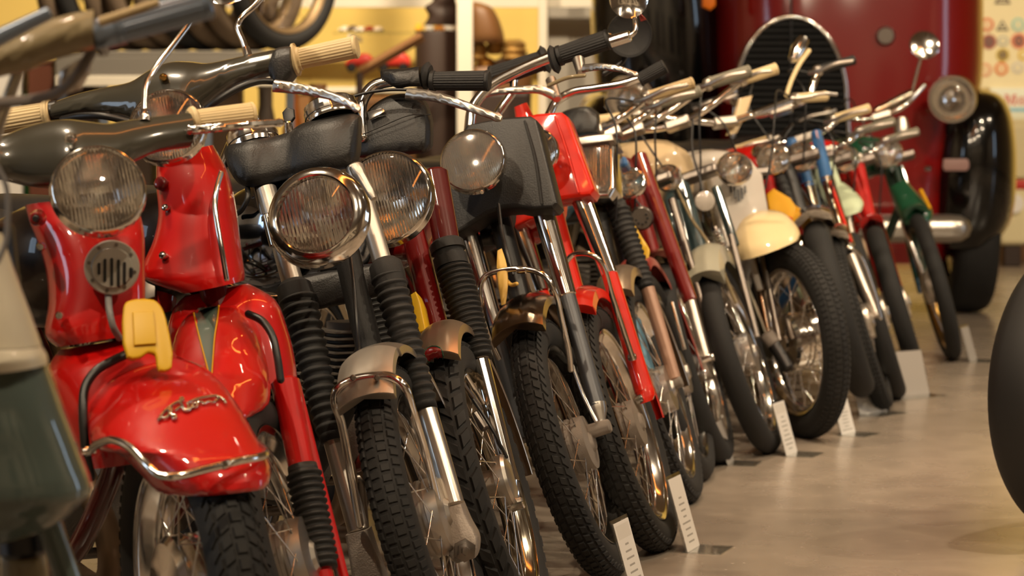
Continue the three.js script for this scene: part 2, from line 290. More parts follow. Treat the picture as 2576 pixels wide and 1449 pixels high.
// ------------------------------------------------------------------ one moped: root on the ground, a turned and raked front frame
const RAD = Math.PI / 180;
function moped(label, cx, cy, { psi = 31, delta = 42, rake = 27, R = .285, lift = 0, name = 'moped' } = {}) {
  const root = thing(name, label, 'moped', ground(cx, cy), psi * RAD, 'mopeds parked side by side in the long row');
  const q = new THREE.Quaternion().setFromAxisAngle(V(1, 0, 0), -rake * RAD).multiply(new THREE.Quaternion().setFromAxisAngle(V(0, 1, 0), -delta * RAD));
  const l = V(1, 0, 0).applyQuaternion(q), up = V(0, 1, 0).addScaledVector(l, -l.y).normalize().multiplyScalar(R).add(V(0, lift, 0));
  const B = new Frame(root, up, q); B.R = R; B.bulge = V(0, -.36, .933); B.axis = V(0, 1, 0).applyQuaternion(q); B.fw = V(0, 0, 1).applyQuaternion(q);
  B.wheel = o => { const g = B.holder('front_wheel'); makeWheel(g, { R, ...o }); return g; };
  B.head = v => up.clone().addScaledVector(B.axis, v).addScaledVector(V(0, Math.sin(rake * RAD), Math.cos(rake * RAD)), -.05);
  B.fender = (Rf, hw, a0, a1, mat, o) => B.part('front_fender', fenderGeo(Rf, hw, a0, a1, o), mat);
  return B;
}
// frame, tank, engine, seat and rear wheel behind the fork (root coordinates: x across, y up, z forward)
function body(B, { tank = M.red, frame = M.black, seat = M.seat, tankW = .11, tankH = .1, fender = M.chromeWorn, low = false, wheelOpt = {} } = {}) {
  const X = B.o.x, r = B.root, H = v => B.head(v).sub(V(X, 0, 0)), h1 = H(.36), h2 = H(.54), add = (n, g, m, p) => mesh(n, g.translate(X, 0, 0), m, p || r);
  add('head_tube', rodGeo(H(.33), H(.58), .024), frame);
  const sy = low ? .5 : .68;
  add('frame_tube', tubeGeo([h2.clone().add(V(0, -.03, -.02)), V(0, sy, h2.z - .3), V(0, sy - .02, -.95), V(0, .62, -1.2)], .019), frame);
  add('down_tube', tubeGeo([h1.clone(), V(0, .42, h1.z - .1), V(0, .26, h1.z - .3), V(0, .25, -.85)], .018), frame);
  const ell = (z, y, w, h) => Array.from({ length: 20 }, (_, i) => { const t = i / 20 * Math.PI * 2; return V(spow(Math.cos(t), .75) * w, y + spow(Math.sin(t), .8) * h, z); });
  const z0 = h2.z - .05, ty = low ? .6 : .76;
  add('fuel_tank', ringLoft([[0, .35, .4], [.03, .8, .8], [.1, 1, 1], [.2, 1, 1], [.32, .85, .85], [.4, .6, .6], [.42, .2, .2]].map(([d, w, h]) => ell(z0 - d, ty - d * .1, tankW * w, tankH * h))), tank);
  add('seat', ringLoft([[0, .3, .4], [.04, .85, .9], [.2, 1, 1], [.45, 1.05, .95], [.55, .8, .7], [.57, .2, .2]].map(([d, w, h]) => ell(z0 - .4 - d, .77, .105 * w, .055 * h))), seat);
  const eng = add('engine', ringLoft([[.13, .6, .6], [.11, .95, .95], [-.1, 1, 1], [-.13, .6, .6]].map(([d, w, h]) => ell(-.68 + d, .33, .1 * w, .09 * h))), M.engine);
  const cyl = []; for (let i = 0; i < 8; i++) cyl.push(box(.13, .006, .13, 0, .43 + i * .014, -.62, .002)); cyl.push(new THREE.CylinderGeometry(.045, .045, .13, 16).translate(0, .48, -.62));
  add('cylinder_fins', join(cyl), M.engine, eng);
  add('exhaust', tubeGeo([V(.05, .42, -.56), V(.08, .3, -.5), V(.12, .2, -.62), V(.13, .22, -.9), V(.13, .26, -1.35)], .022), M.exhaust);
  const wg = new THREE.Group(); wg.name = 'rear_wheel'; wg.position.set(X, B.R, -1.2); r.add(wg); makeWheel(wg, { R: B.R, single: false, spokes: 28, ...wheelOpt });
  const rf = add('rear_fender', fenderGeo(B.R + .025, .05, 10, 190).rotateY(Math.PI), fender); rf.position.set(0, B.R, -1.2);
  for (const s of [-1, 1]) { add('swing_arm', tubeGeo([V(s * .05, .3, -.8), V(s * .075, B.R, -1.2)], .014), frame); add('shock_absorber', rodGeo(V(s * .085, B.R + .03, -1.18), V(s * .085, .66, -1.06), .02), M.chromeWorn); }
  add('tail_lamp', box(.07, .06, .05, 0, .6, -1.52, .015), M.redDark);
  const st = [V(-.13, .012, -.78), V(-.09, .2, -.74), V(.09, .2, -.74), V(.13, .012, -.78)]; add('centre_stand', tubeGeo(st, .01, 40, .01, false), M.steel);
}
// handlebar helpers
function gripGeo(a, b, r, flutes = 22) {
  const d = b.clone().sub(a), L = d.length(), rings = [], n = flutes * 4;
  for (const [t, k] of [[0, .96], [.02, 1.06], [.08, 1.06], [.09, .95], [.5, 1], [.93, 1.02], [.94, 1.07], [.98, 1.06], [1, .9]]) rings.push(Array.from({ length: n }, (_, i) => { const an = i / n * Math.PI * 2, f = t > .08 && t < .935 ? 1 - .05 * (i % 4 < 2 ? 1 : 0) : 1; return V(Math.cos(an) * r * k * f, t * L, Math.sin(an) * r * k * f); }));
  return ringLoft(rings, true, true, true, .35).applyQuaternion(new THREE.Quaternion().setFromUnitVectors(V(0, 1, 0), d.normalize())).translate(a.x, a.y, a.z);
}
Frame.prototype.grip = function (a, b, r, mat, flange = 0) {
  const p = this.P(a), e = this.P(b), m = this.part('hand_grip', gripGeo(p, e, this.mm(r, p)), mat);
  if (flange) { const d = e.clone().sub(p).normalize().multiplyScalar(this.mm(6, p)); this.part('grip_flange', rodGeo(p.clone().sub(d), p.clone().add(d), this.mm(flange, p)), mat); }
  return m;
};
// a flattened blade lever through measured points
Frame.prototype.lever = function (pts, r0, r1, mat = M.alu) {
  const l = pts.map(p => this.P(p)), cv = new THREE.CatmullRomCurve3(l, false, 'centripetal'), n = 24, rings = [], k = this.mm(1, l[0]);
  for (let i = 0; i <= n; i++) {
    const t = i / n, c = cv.getPointAt(t), T = cv.getTangentAt(t), N = V(-T.y, T.x, 0).normalize(), Z = V(0, 0, 1), e = t > .93 ? 1.25 : 1, r = k * (r0 + (r1 - r0) * Math.min(1, t * 1.1)) * e * (t > .985 ? .6 : 1);
    rings.push(Array.from({ length: 12 }, (_, j) => { const a = j / 12 * Math.PI * 2; return c.clone().addScaledVector(N, Math.cos(a) * r).addScaledVector(Z, Math.sin(a) * r * .8); }));
  }
  return this.part('brake_lever', ringLoft(rings, true, true, true, 1), mat);
};
// ------------------------------------------------------------------ the hall
const HX0 = -7, HX1 = 8.5, HZ0 = -17.6, HZ1 = 4, HH = 4.2;
{
  const ft = noiseTex(1024, (x, y) => {
    const a = fbm(x, y, 5, 5), b = fbm(x + .37, y + .11, 64, 3), k = .72 + .34 * (a - .5) + .12 * (b - .5), s = rnd() > .9994 ? .25 : 0;
    return [Math.min(255, 194 * k + s * 255), Math.min(255, 178 * k + s * 250), Math.min(255, 160 * k + s * 240)];
  }, true, 3, 4);
  const fr = noiseTex(512, (x, y) => { const k = Math.min(255, 255 * (.62 + .38 * fbm(x, y, 12, 5))); return [k, k, k]; }, false, 5, 6);
  const floorMat = new THREE.MeshPhysicalMaterial({ map: ft, roughness: .34, roughnessMap: fr, clearcoat: .35, clearcoatRoughness: .22 });
  const W = HX1 - HX0, D = HZ1 - HZ0, cx = (HX0 + HX1) / 2, cz = (HZ0 + HZ1) / 2;
  struct('floor', box(W, .2, D, cx, -.1, cz), floorMat);
  struct('ceiling', box(W, .2, D, cx, HH + .1, cz), std(0x8a7c6a, .9));
  const wallY = std(0xdcc06a, .85), wallW = std(0xcfc2ae, .85);
  struct('wall_back', box(W, HH, .2, cx, HH / 2, HZ0 - .1), wallY);
  struct('wall_left', box(.2, HH, D, HX0 - .1, HH / 2, cz), wallW);
  struct('wall_right', box(.2, HH, D, HX1 + .1, HH / 2, cz), wallW);
  struct('wall_front', box(W + .4, HH, .2, cx, HH / 2, HZ1 + .1), wallW);
  for (const [x, w] of [[-5.6, 1.1], [-3.2, .7], [-1.2, 1], [1.4, .8], [3, .5], [5.4, 1.3], [7.6, .8]]) { const b = thing('exhibit_board', 'dark exhibit board on the wall behind the viewer', 'board', V(x, 1.35, HZ1 - .02), 0, 'dark boards on the wall behind the viewer'); mesh('board_panel', box(w, 2.1, .03, 0, 0, 0, .005), M.brownDark, b); mesh('board_rail', box(w + .06, .05, .05, 0, 1.06, 0, .005), M.black, b); }
  // a tall daylit window on the left, out of frame
  const lit = (x, z, w, h, y, ry, n) => {
    const g = new THREE.Group(); g.name = `window_${n}`; g.position.set(x, y, z); g.rotation.y = ry; scene.add(g); g.userData.kind = 'structure';
    mesh('window_pane', box(w, h, .02), new THREE.MeshStandardMaterial({ color: 0x20262c, emissive: new THREE.Color(...COOL), emissiveIntensity: 5.5, roughness: .4 }), g);
    for (const [a, b, c, d] of [[0, h / 2, w + .12, .06], [0, -h / 2, w + .12, .06], [w / 2, 0, .06, h], [-w / 2, 0, .06, h], [0, 0, .05, h]]) mesh('window_frame', box(c, d, .06, a, b, .01), M.sheetWhite, g);
    const L = new THREE.RectAreaLight(new THREE.Color(...COOL), 5.5, w, h); L.position.set(0, 0, .06); L.rotation.y = Math.PI; g.add(L);
  };
  lit(HX0 + .03, -3.2, 1.5, 2.4, 1.9, Math.PI / 2, 1);
  lit(HX1 - .03, -8.2, .9, 2.2, 1.9, -Math.PI / 2, 2);
  // ceiling spots
  SPOTS.forEach(([x, z, cd, ax, az], i) => {
    const g = thing('ceiling_spotlight', 'black cylinder spotlight hanging from the dark ceiling out of the view', 'spotlight', V(x, HH - .55, z), 0, 'ceiling spotlights over the hall');
    const dir = V(ax - x, .5 - (HH - .55), az - z).normalize(), q = new THREE.Quaternion().setFromUnitVectors(V(0, -1, 0), dir);
    mesh('stem', new THREE.CylinderGeometry(.012, .012, .5, 10).translate(0, .3, 0), M.black, g);
    const h = new THREE.Group(); h.name = 'lamp_head'; h.quaternion.copy(q); g.add(h);
    mesh('housing', new THREE.LatheGeometry([[.03, .14], [.07, .12], [.075, -.06], [.07, -.06], [.066, -.02]].map(p => new THREE.Vector2(...p)), 24), M.black, h);
    mesh('lamp_disc', new THREE.CircleGeometry(.064, 24).rotateX(Math.PI / 2).translate(0, -.03, 0), new THREE.MeshStandardMaterial({ color: 0x222222, emissive: new THREE.Color(...WARM), emissiveIntensity: 260, side: THREE.DoubleSide }), h);
    const s = new THREE.SpotLight(new THREE.Color(...WARM), cd, 0, 58 * RAD, .6, 2); s.castShadow = true; s.shadow.radius = 3;
    s.position.copy(V(0, -.05, 0).applyQuaternion(q)); s.target.position.copy(dir.clone().multiplyScalar(2)); g.add(s); g.add(s.target);
  });
  // long amber tube lamp high over the far end
  const tl = thing('amber_tube_lamp', 'long amber glowing tube lamp hung below the ceiling over the row', 'lamp', V(.2, 3.45, -5.6), 62 * RAD);
  mesh('glow_tube', new THREE.CylinderGeometry(.03, .03, 6.2, 16).rotateZ(Math.PI / 2), new THREE.MeshStandardMaterial({ color: 0x332211, emissive: new THREE.Color(...AMBER), emissiveIntensity: 30 }), tl);
  mesh('lamp_cover', box(6.3, .05, .14, 0, .07, 0, .01), M.black, tl);
  for (const s of [-1, 1]) mesh('hanger', new THREE.CylinderGeometry(.006, .006, .8, 6).translate(s * 1.8, .5, 0), M.black, tl);
  const al = new THREE.RectAreaLight(new THREE.Color(...AMBER), 14, 6.2, .07); al.position.set(0, -.06, 0); al.rotation.x = -Math.PI / 2; tl.add(al);
}
// ------------------------------------------------------------------ the mopeds, from the nearest to the farthest
// A: red, grey nacelle, round horn
{
  const B = moped('nearest red moped with olive handlebar casing, slotted horn and chrome script on fender', 525, 1985, { delta: 9, R: .28 });
  B.wheel({ style: 'block', hw: .041, drum: .1, hub: M.chrome });
  const cas = B.loft('handlebar_casing', [[-60, 345, -60, 450, -.02, .05], [0, 343, 0, 452, -.02, .06], [70, 317, 70, 468, 0, .07], [145, 302, 145, 474, .02, .08], [208, 307, 212, 462, .02, .08], [261, 312, 272, 440, .02, .07], [319, 303, 330, 412, .02, .055], [390, 294, 392, 384, .02, .045], [468, 284, 471, 372, .02, .04]], M.olive, { exp: .8 });
  B.grip([480, 303, .02], [640, 284, .02], 27, M.gripCream); B.rod('grip_flange', [474, 304, .02], [496, 301, .02], 34, 36, M.gripCream);
  B.lever([[470, 328, .06], [560, 320, .09], [640, 313, .1], [714, 308, .1]], 13, 10, M.chrome);
  B.tube('mirror_stem', [[364, 290, .03], [365, 250, .03], [368, 213, .03], [382, 186, .03], [440, 108, .02], [505, 22, 0], [560, -55, -.02]], 8, M.chrome); B.lathe('mirror', [566, -80, -.06], [562, -72, .0], [[0, 0], [.1, 45], [.6, 78], [1, 82], [.95, 74], [.9, 0]], M.chrome, undefined, 32);
  B.lathe('mirror_base', [364, 306, .05], [364, 276, .05], [[0, 0], [0, 15], [.3, 16], [.45, 11], [.7, 11], [.8, 9], [1, 9], [1, 0]], M.chrome);
  B.lathe('screw', [178, 349, .105], [177, 351, .115], [[0, 0], [0, 16], [.6, 16], [.7, 11], [1, 9], [1, 0]], M.chrome);
  headlight(B, 247, 480, 246, { w: .17, turn: -.1, nod: .04, ribs: 24, ring: .085, depth: .8 });
  const body1 = B.loft('fork_cover', [[64, 516, 330, 492, -.03, .06], [78, 560, 345, 545, -.03, .075], [100, 612, 352, 600, -.03, .085], [120, 680, 352, 680, -.03, .085], [126, 760, 354, 750, -.03, .08], [116, 840, 352, 800, -.03, .07], [146, 872, 345, 838, -.03, .06]], M.red, { exp: .7 });
  B.rod('rubber_plug', [96, 548, .03], [90, 550, .055], 22, 17, M.redDark); B.rod('plug_bolt', [92, 549, .055], [88, 550, .062], 9, 8, M.black);
  for (const [x, y] of [[104, 620], [152, 793]]) B.lathe('bolt', [x, y, .03], [x - 2, y + 1, .075], [[0, 0], [0, 12], [.8, 12], [1, 8], [1, 0]], M.chrome, undefined, 8);
  // horn
  const hw = .085, hg = B.lathe('horn', [280, 672, hw - .03], [282, 674, hw + .012], [[0, 0], [0, 40], [.45, 66], [.5, 69], [.8, 69], [.88, 66], [.9, 52], [.93, 50], [1, 49], [1, 0]], M.horn, undefined, 48);
  for (const [x, y, l] of [[249, 676, 16], [264, 680, 30], [281, 684, 36], [298, 688, 36], [313, 688, 30], [329, 686, 14]]) B.decal('horn_slot', hg, [[x - 4, y - l + 3], [x, y - l], [x + 4, y - l + 3], [x + 4, y], [x + 4, y + l - 3], [x, y + l], [x - 4, y + l - 3], [x - 4, y]], M.black, .0015);
  for (let i = 0; i < 8; i++) { const a = i * Math.PI / 4 + .2; B.decal('rivet', hg, circlePoly(281 + 58 * Math.cos(a), 673 + 58 * Math.sin(a), 5, 5, 10), M.steel, .0015); }
  B.tube('horn_cable', [[272, 735, .06], [275, 780, .075], [284, 820, .07], [300, 850, .04]], 9, M.grey);
  B.loft('fork_shroud', [[150, 880, 345, 846, -.06, .05], [126, 920, 400, 862, -.06, .09], [118, 965, 440, 910, -.06, .1], [140, 1060, 450, 1000, -.06, .1], [176, 1130, 420, 1090, -.06, .09], [206, 1180, 400, 1150, -.06, .07]], M.red, { exp: .75 });
  B.tube('edge_trim', [[330, 886, .05], [282, 908, .055], [240, 935, .06], [214, 975, .06], [209, 1040, .06], [214, 1120, .05], [228, 1200, .03]], 12, M.black);
  const fen = B.loft('front_fender', [[345, 900, 440, 893, -.03, .02], [285, 930, 490, 920, -.03, .1], [248, 970, 530, 958, .0, .14], [231, 1030, 575, 1020, .05, .15], [232, 1090, 612, 1080, .1, .14], [252, 1130, 634, 1118, .13, .14], [312, 1148, 648, 1148, .15, .14], [360, 1192, 655, 1180, .165, .135], [402, 1236, 650, 1208, .17, .13], [428, 1246, 640, 1221, .17, .125]], M.red, { exp: .8, open: .5, per: 6, n: 40 });
  // script emblem
  const em = (pts, r) => { const l = pts.map(([x, y]) => B.on(fen, 380 + x / 5.175, 980 + y / 5.175, .004, .2)); B.part('script_emblem', tubeGeo(l, r, l.length * 6, r, true, 8), M.chrome); };
  em([[100, 425], [130, 375], [190, 300], [270, 235], [340, 195], [400, 175], [415, 150], [390, 140], [380, 170], [400, 230], [440, 290], [470, 290], [480, 240]], .0022);
  em([[100, 425], [135, 395], [175, 400], [200, 390], [240, 350], [270, 290], [250, 260], [235, 320], [270, 360], [310, 360], [320, 395], [295, 415], [275, 370]], .0022);
  em([[320, 300], [360, 270], [400, 260], [430, 300], [470, 305], [520, 265], [545, 215], [590, 210], [590, 250], [555, 265], [540, 230]], .0022);
  em([[470, 215], [560, 165], [700, 130], [830, 115], [880, 130], [930, 165], [950, 200]], .0024);
  em([[600, 165], [620, 200], [660, 195], [680, 215], [740, 190], [790, 200], [840, 175], [870, 130]], .002);
  B.tube('bumper_bar', [[222, 1137, .12], [250, 1115, .18], [290, 1108, .245], [330, 1128, .275], [372, 1172, .305], [400, 1194, .315], [440, 1198, .325], [520, 1180, .325], [600, 1160, .315], [652, 1150, .29], [668, 1141, .26], [650, 1120, .2], [612, 1085, .12]], 10.5, M.chrome);
  B.lathe('bumper_bolt', [206, 1136, .13], [240, 1133, .13], [[0, 0], [0, 9], [.3, 9], [.3, 13], [.6, 13], [.6, 8], [1, 8], [1, 0]], M.chrome); B.rod('bumper_clamp', [566, 1160, .325], [574, 1178, .325], 14, 14, M.chrome);
  B.sheet('number_plate', [[318, 770], [326, 760], [384, 757], [400, 770], [413, 800], [428, 920], [405, 926], [396, 888], [372, 880], [352, 893], [326, 893]], .135, .005, M.yellowPlate, .003, undefined, 3); B.sheet('plate_inset', [[336, 786], [384, 783], [392, 862], [340, 866]], .1395, .003, M.yellowPlate, .001);
  body(B, { tank: M.brownTank, frame: M.redBrown, tankW: .1 });
}
// B: red, black-striped fender bulb
{
  const B = moped('second red moped with dark olive handlebar casing, chrome cover strip and black striped fender nose', 858, 1850, { delta: 40 });
  B.wheel({ style: 'block', hw: .035, drum: .07 });
  B.loft('handlebar_casing', [[140, 256, 140, 300, -.03, .035], [200, 235, 200, 293, -.03, .04], [260, 221, 260, 290, -.03, .045], [333, 205, 330, 300, -.02, .055], [380, 176, 372, 325, -.02, .065], [430, 156, 428, 335, -.02, .07], [480, 155, 482, 330, -.02, .07], [522, 159, 522, 282, -.02, .06], [580, 148, 582, 228, -.02, .05], [625, 138, 628, 206, -.02, .045], [695, 124, 697, 188, -.02, .04]], M.olive, { exp: .8 });
  B.grip([124, 285, -.02], [-30, 312, -.02], 31, M.gripCream, 40); B.rod('throttle_collar', [152, 276, -.02], [126, 283, -.02], 26, 28, M.black);
  B.loft('switch_housing', [[684, 140, 690, 204, -.02, .04], [700, 122, 706, 232, -.02, .045], [722, 116, 730, 212, -.02, .045], [738, 116, 744, 194, -.02, .045]], M.blackMatt, { exp: .6 });
  B.grip([744, 150, -.02], [900, 117, -.02], 28, M.gripCream, 42);
  B.lever([[690, 216, .02], [740, 222, .03], [800, 233, .05], [860, 252, .07], [906, 277, .08]], 17, 9); B.rod('lever_pivot', [706, 216, .02], [706, 216, .045], 9, 8, M.chrome);
  B.tube('mirror_stem', [[622, 136, -.02], [612, 105, -.02], [598, 66, -.02], [606, 46, -.02], [640, 15, -.03], [690, -40, -.05]], 8, M.chrome); B.lathe('mirror', [704, -82, -.08], [700, -76, -.02], [[0, 0], [.1, 42], [.6, 72], [1, 76], [.95, 70], [.9, 0]], M.chrome, undefined, 32); B.rod('mirror_base', [624, 142, -.02], [618, 118, -.02], 12, 10, M.chrome);
  B.lathe('screw', [411, 195, .03], [412, 196, .054], [[0, 0], [0, 11], [.8, 11], [1, 6], [1, 0]], M.brass);
  B.tube('brake_cable', [[500, 290, .02], [540, 258, .04], [600, 222, .04], [650, 205, .03], [695, 205, .01]], 9, M.black); B.tube('throttle_cable', [[158, 300, .0], [200, 292, .02], [260, 292, .03], [325, 306, .02]], 9, M.black);
  headlight(B, 422, 320, 206, { w: .13, ring: .09, ribs: 26, turn: .06 });
  const cov = B.loft('fork_cover', [[398, 405, 535, 365, -.04, .05], [400, 470, 572, 435, -.04, .07], [406, 540, 590, 520, -.04, .08], [392, 605, 600, 590, -.04, .08], [368, 660, 608, 650, -.04, .08], [372, 700, 614, 690, -.04, .08], [470, 736, 612, 706, -.04, .07]], M.red, { exp: .7 });
  for (const [x, y, r] of [[410, 465, 19], [422, 526, 10], [416, 646, 11]]) { const h = B.on(cov, x, y, 0, .03); B.part('cover_bolt', turned(h, h.clone().add(V(-.002, 0, .014)), [[0, 0], [0, r * .0006], [.8, r * .0006], [.85, r * .0004], [1, r * .0004], [1, 0]], 12), r > 15 ? M.redDark : M.chrome); }
  B.tube('cover_strip', [[556, 436, .05], [544, 480, .06], [541, 520, .062], [547, 570, .062], [558, 630, .06], [570, 702, .05]], 7, M.chrome);
  B.loft('fork_shroud', [[470, 742, 622, 713, -.08, .05], [442, 775, 690, 755, -.09, .08], [426, 840, 722, 828, -.09, .08], [430, 900, 740, 900, -.09, .08], [450, 985, 748, 965, -.09, .08]], M.red, { exp: .7 });
  const fen = B.loft('front_fender', [[520, 770, 590, 767, -.02, .03], [480, 788, 622, 790, -.02, .09], [455, 830, 648, 828, -.01, .12], [443, 890, 662, 885, .02, .13], [446, 950, 673, 940, .07, .13], [470, 1005, 676, 995, .1, .13], [520, 1035, 670, 1022, .115, .125], [570, 1050, 655, 1036, .12, .12]], M.red, { exp: .85, open: .45, per: 6, n: 40 });
  B.decal('fender_stripe', fen, [[490, 790], [500, 777], [522, 772], [549, 772], [545, 800], [538, 850], [534, 900], [530, 955], [518, 915], [505, 860], [496, 820]], M.grayGreen, .0015, undefined, .1);
  const line = (pts) => B.part('fender_line', tubeGeo(pts.map(([x, y]) => B.on(fen, x, y, .002, .1)), .0014, 30, .0014, true, 6), M.yellow);
  line([[488, 790], [497, 830], [507, 870], [520, 920], [531, 965]]); line([[551, 772], [546, 810], [540, 850], [536, 900], [532, 965]]);
  B.tube('edge_trim', [[625, 790, .05], [660, 808, .06], [685, 845, .065], [697, 895, .065], [706, 955, .06]], 10, M.black);
  B.rod('fork_tube', [716, 955, -.02], [760, 1185, -.02], 37, 33, M.red); B.boot('fork_boot', [760, 1172, -.02], [812, 1432, -.02], 47, 45, 13, M.rubber); B.rod('fork_end', [806, 1420, -.02], [822, 1490, -.02], 28, 26, M.red); B.rod('fork_back', [742, 960, -.07], [872, 1480, -.07], 13, 13, M.red);
  B.rod('fork_tube', [500, 955, -.02], [560, 1240, -.02], 37, 33, M.red); B.boot('fork_boot', [560, 1230, -.02], [615, 1490, -.02], 47, 45, 13, M.rubber);
  body(B, { tank: M.brownTank, frame: M.redDark, tankW: .085 });
  B.loft('frame_gusset', [[350, 735, 440, 640, -.12, .03], [345, 770, 450, 690, -.12, .035], [340, 800, 440, 780, -.12, .03]], M.red, { exp: .6 }); B.sheet('frame_badge', [[360, 700], [392, 690], [388, 745], [352, 757]], -.08, .004, M.steel, .002);
}
// C: twin gauges, big chrome headlight
{
  const B = moped('moped with black twin gauge binnacle, large wide rimmed chrome headlight and black ribbed fork boots', 1190, 1700, { delta: 41 });
  B.wheel({ style: 'road', hw: .036, drum: .07 });
  headlight(B, 800, 546, 270, { w: .16, ring: .24, rimDepth: .22, ribs: 20, dome: .14, turn: -.02, depth: .9 });
  B.loft('gauge_binnacle', [[571, 376, 592, 440, -.05, .04], [580, 364, 612, 464, -.05, .056], [610, 352, 640, 472, -.05, .065], [650, 342, 668, 468, -.05, .065], [700, 340, 708, 456, -.05, .052], [738, 326, 742, 448, -.05, .05], [768, 308, 770, 443, -.05, .058], [830, 290, 836, 432, -.05, .065], [886, 284, 888, 418, -.05, .056], [906, 292, 903, 395, -.05, .04]], M.blackMatt, { exp: .6 });
  for (const [x, y, r] of [[637, 352, 65], [836, 285, 70]]) {
    B.lathe('gauge_ring', [x + 4, y + 20, -.05], [x - 7, y - 24, -.05], [[0, r * .96], [.2, r], [.3, r * .98], [.32, r * 1.02], [.6, r * 1.02], [.62, r * .98], [.9, r * .97], [1, r * .9], [1, r * .84], [.8, r * .82]], M.chrome, undefined, 40);
    B.lathe('gauge_glass', [x - 4, y - 12, -.05], [x - 8, y - 28, -.05], [[0, r * .84], [.5, r * .6], [1, 0]], M.glass, undefined, 32); B.lathe('gauge_dial', [x, y + 4, -.05], [x - 1, y, -.05], [[0, 0], [0, r * .85], [1, r * .85], [1, 0]], M.black, undefined, 32);
  }
  B.sheet('ignition_key', [[712, 283], [722, 272], [736, 276], [738, 294], [728, 308], [716, 304]], -.02, .004, M.black, .002); B.rod('key_barrel', [724, 305, -.02], [728, 335, -.03], 9, 12, M.chrome);
  B.tube('gauge_cable', [[622, 460, -.02], [622, 500, -.01], [606, 530, -.02], [585, 540, -.05]], 7, M.black); B.rod('binnacle_bracket', [650, 470, -.03], [672, 560, -.03], 13, 15, M.steel); B.rod('lamp_bracket', [672, 540, .02], [690, 620, .02], 14, 12, M.chrome);
  B.rod('fork_tube', [890, 415, -.03], [968, 680, -.03], 23, 25, M.satin); B.rod('fork_tube', [668, 470, -.03], [746, 745, -.03], 26, 28, M.satin);
  B.lathe('indicator_bracket', [893, 418, 0], [940, 500, 0], [[0, 0], [0, 16], [.2, 18], [.3, 14], [.8, 12], [1, 8], [1, 0]], M.satin);
  B.boot('fork_boot', [968, 668, -.02], [1072, 1034, -.02], 45, 35, 15, M.rubber); B.boot('fork_boot', [742, 722, -.02], [838, 1112, -.02], 50, 36, 15, M.rubber);
  B.lathe('boot_collar', [966, 655, -.02], [988, 735, -.02], [[0, 0], [0, 30], [.15, 42], [.5, 44], [1, 38], [1, 0]], M.rubber); B.lathe('boot_collar', [736, 708, -.02], [756, 790, -.02], [[0, 0], [0, 30], [.15, 44], [.5, 47], [1, 40], [1, 0]], M.rubber);
  B.rod('fork_slider', [1072, 1026, -.02], [1142, 1276, -.02], 27, 29, M.alu); B.rod('fork_slider', [836, 1100, -.02], [904, 1342, -.02], 26, 28, M.alu);
  B.loft('axle_bracket', [[1108, 1278, 1166, 1262, -.02, .03], [1116, 1320, 1184, 1305, -.02, .032], [1126, 1365, 1205, 1345, -.02, .032], [1138, 1398, 1206, 1378, -.02, .03], [1150, 1412, 1200, 1398, -.02, .028]], M.cast, { exp: .25, crease: .5 });
  B.lathe('axle_nut', [1168, 1384, .006], [1174, 1388, .04], [[0, 0], [0, 30], [.3, 30], [.34, 21], [.55, 21], [.6, 12], [.8, 11], [.84, 0]], M.steel, undefined, 6);
  B.loft('axle_bracket', [[874, 1342, 932, 1326, -.02, .03], [884, 1400, 950, 1385, -.02, .032], [894, 1470, 975, 1450, -.02, .03]], M.cast, { exp: .25, crease: .5 });
  B.fender(.306, .05, 30, 62, M.satin, { crown: .3, skirt: .012 }); B.part('fender_rear', fenderGeo(.303, .054, 62, 170, { crown: .3, skirt: .012 }), M.alu);
  B.tube('fender_hoop', [[905, 1320, .02], [880, 1180, .08], [858, 1060, .18], [842, 1010, .235], [848, 980, .25], [880, 958, .25], [940, 946, .25], [985, 948, .25], [1016, 972, .25], [1036, 1030, .22], [1072, 1150, .1], [1106, 1290, .02]], 11, M.chrome);
  for (const x of [888, 948]) B.rod('hoop_bolt', [x, 950, .26], [x + 1, 951, .275], 8, 7, M.steel);
  B.tube('brake_cable', [[882, 650, .05], [890, 720, .1], [898, 820, .12], [902, 905, .1], [880, 1010, .02]], 5, M.black);
  B.tube('handlebar', [[560, 420, -.06], [575, 380, -.08], [600, 330, -.1], [640, 300, -.12]], 14, M.chrome);
  body(B, { tank: M.tankChrome, frame: M.rubber, tankW: .13, tankH: .11 });
  B.loft('fork_yoke', [[730, 700, 742, 790, -.06, .03], [850, 676, 862, 766, -.06, .03], [985, 655, 1002, 735, -.06, .03]], M.blackMatt, { exp: .5 });
}
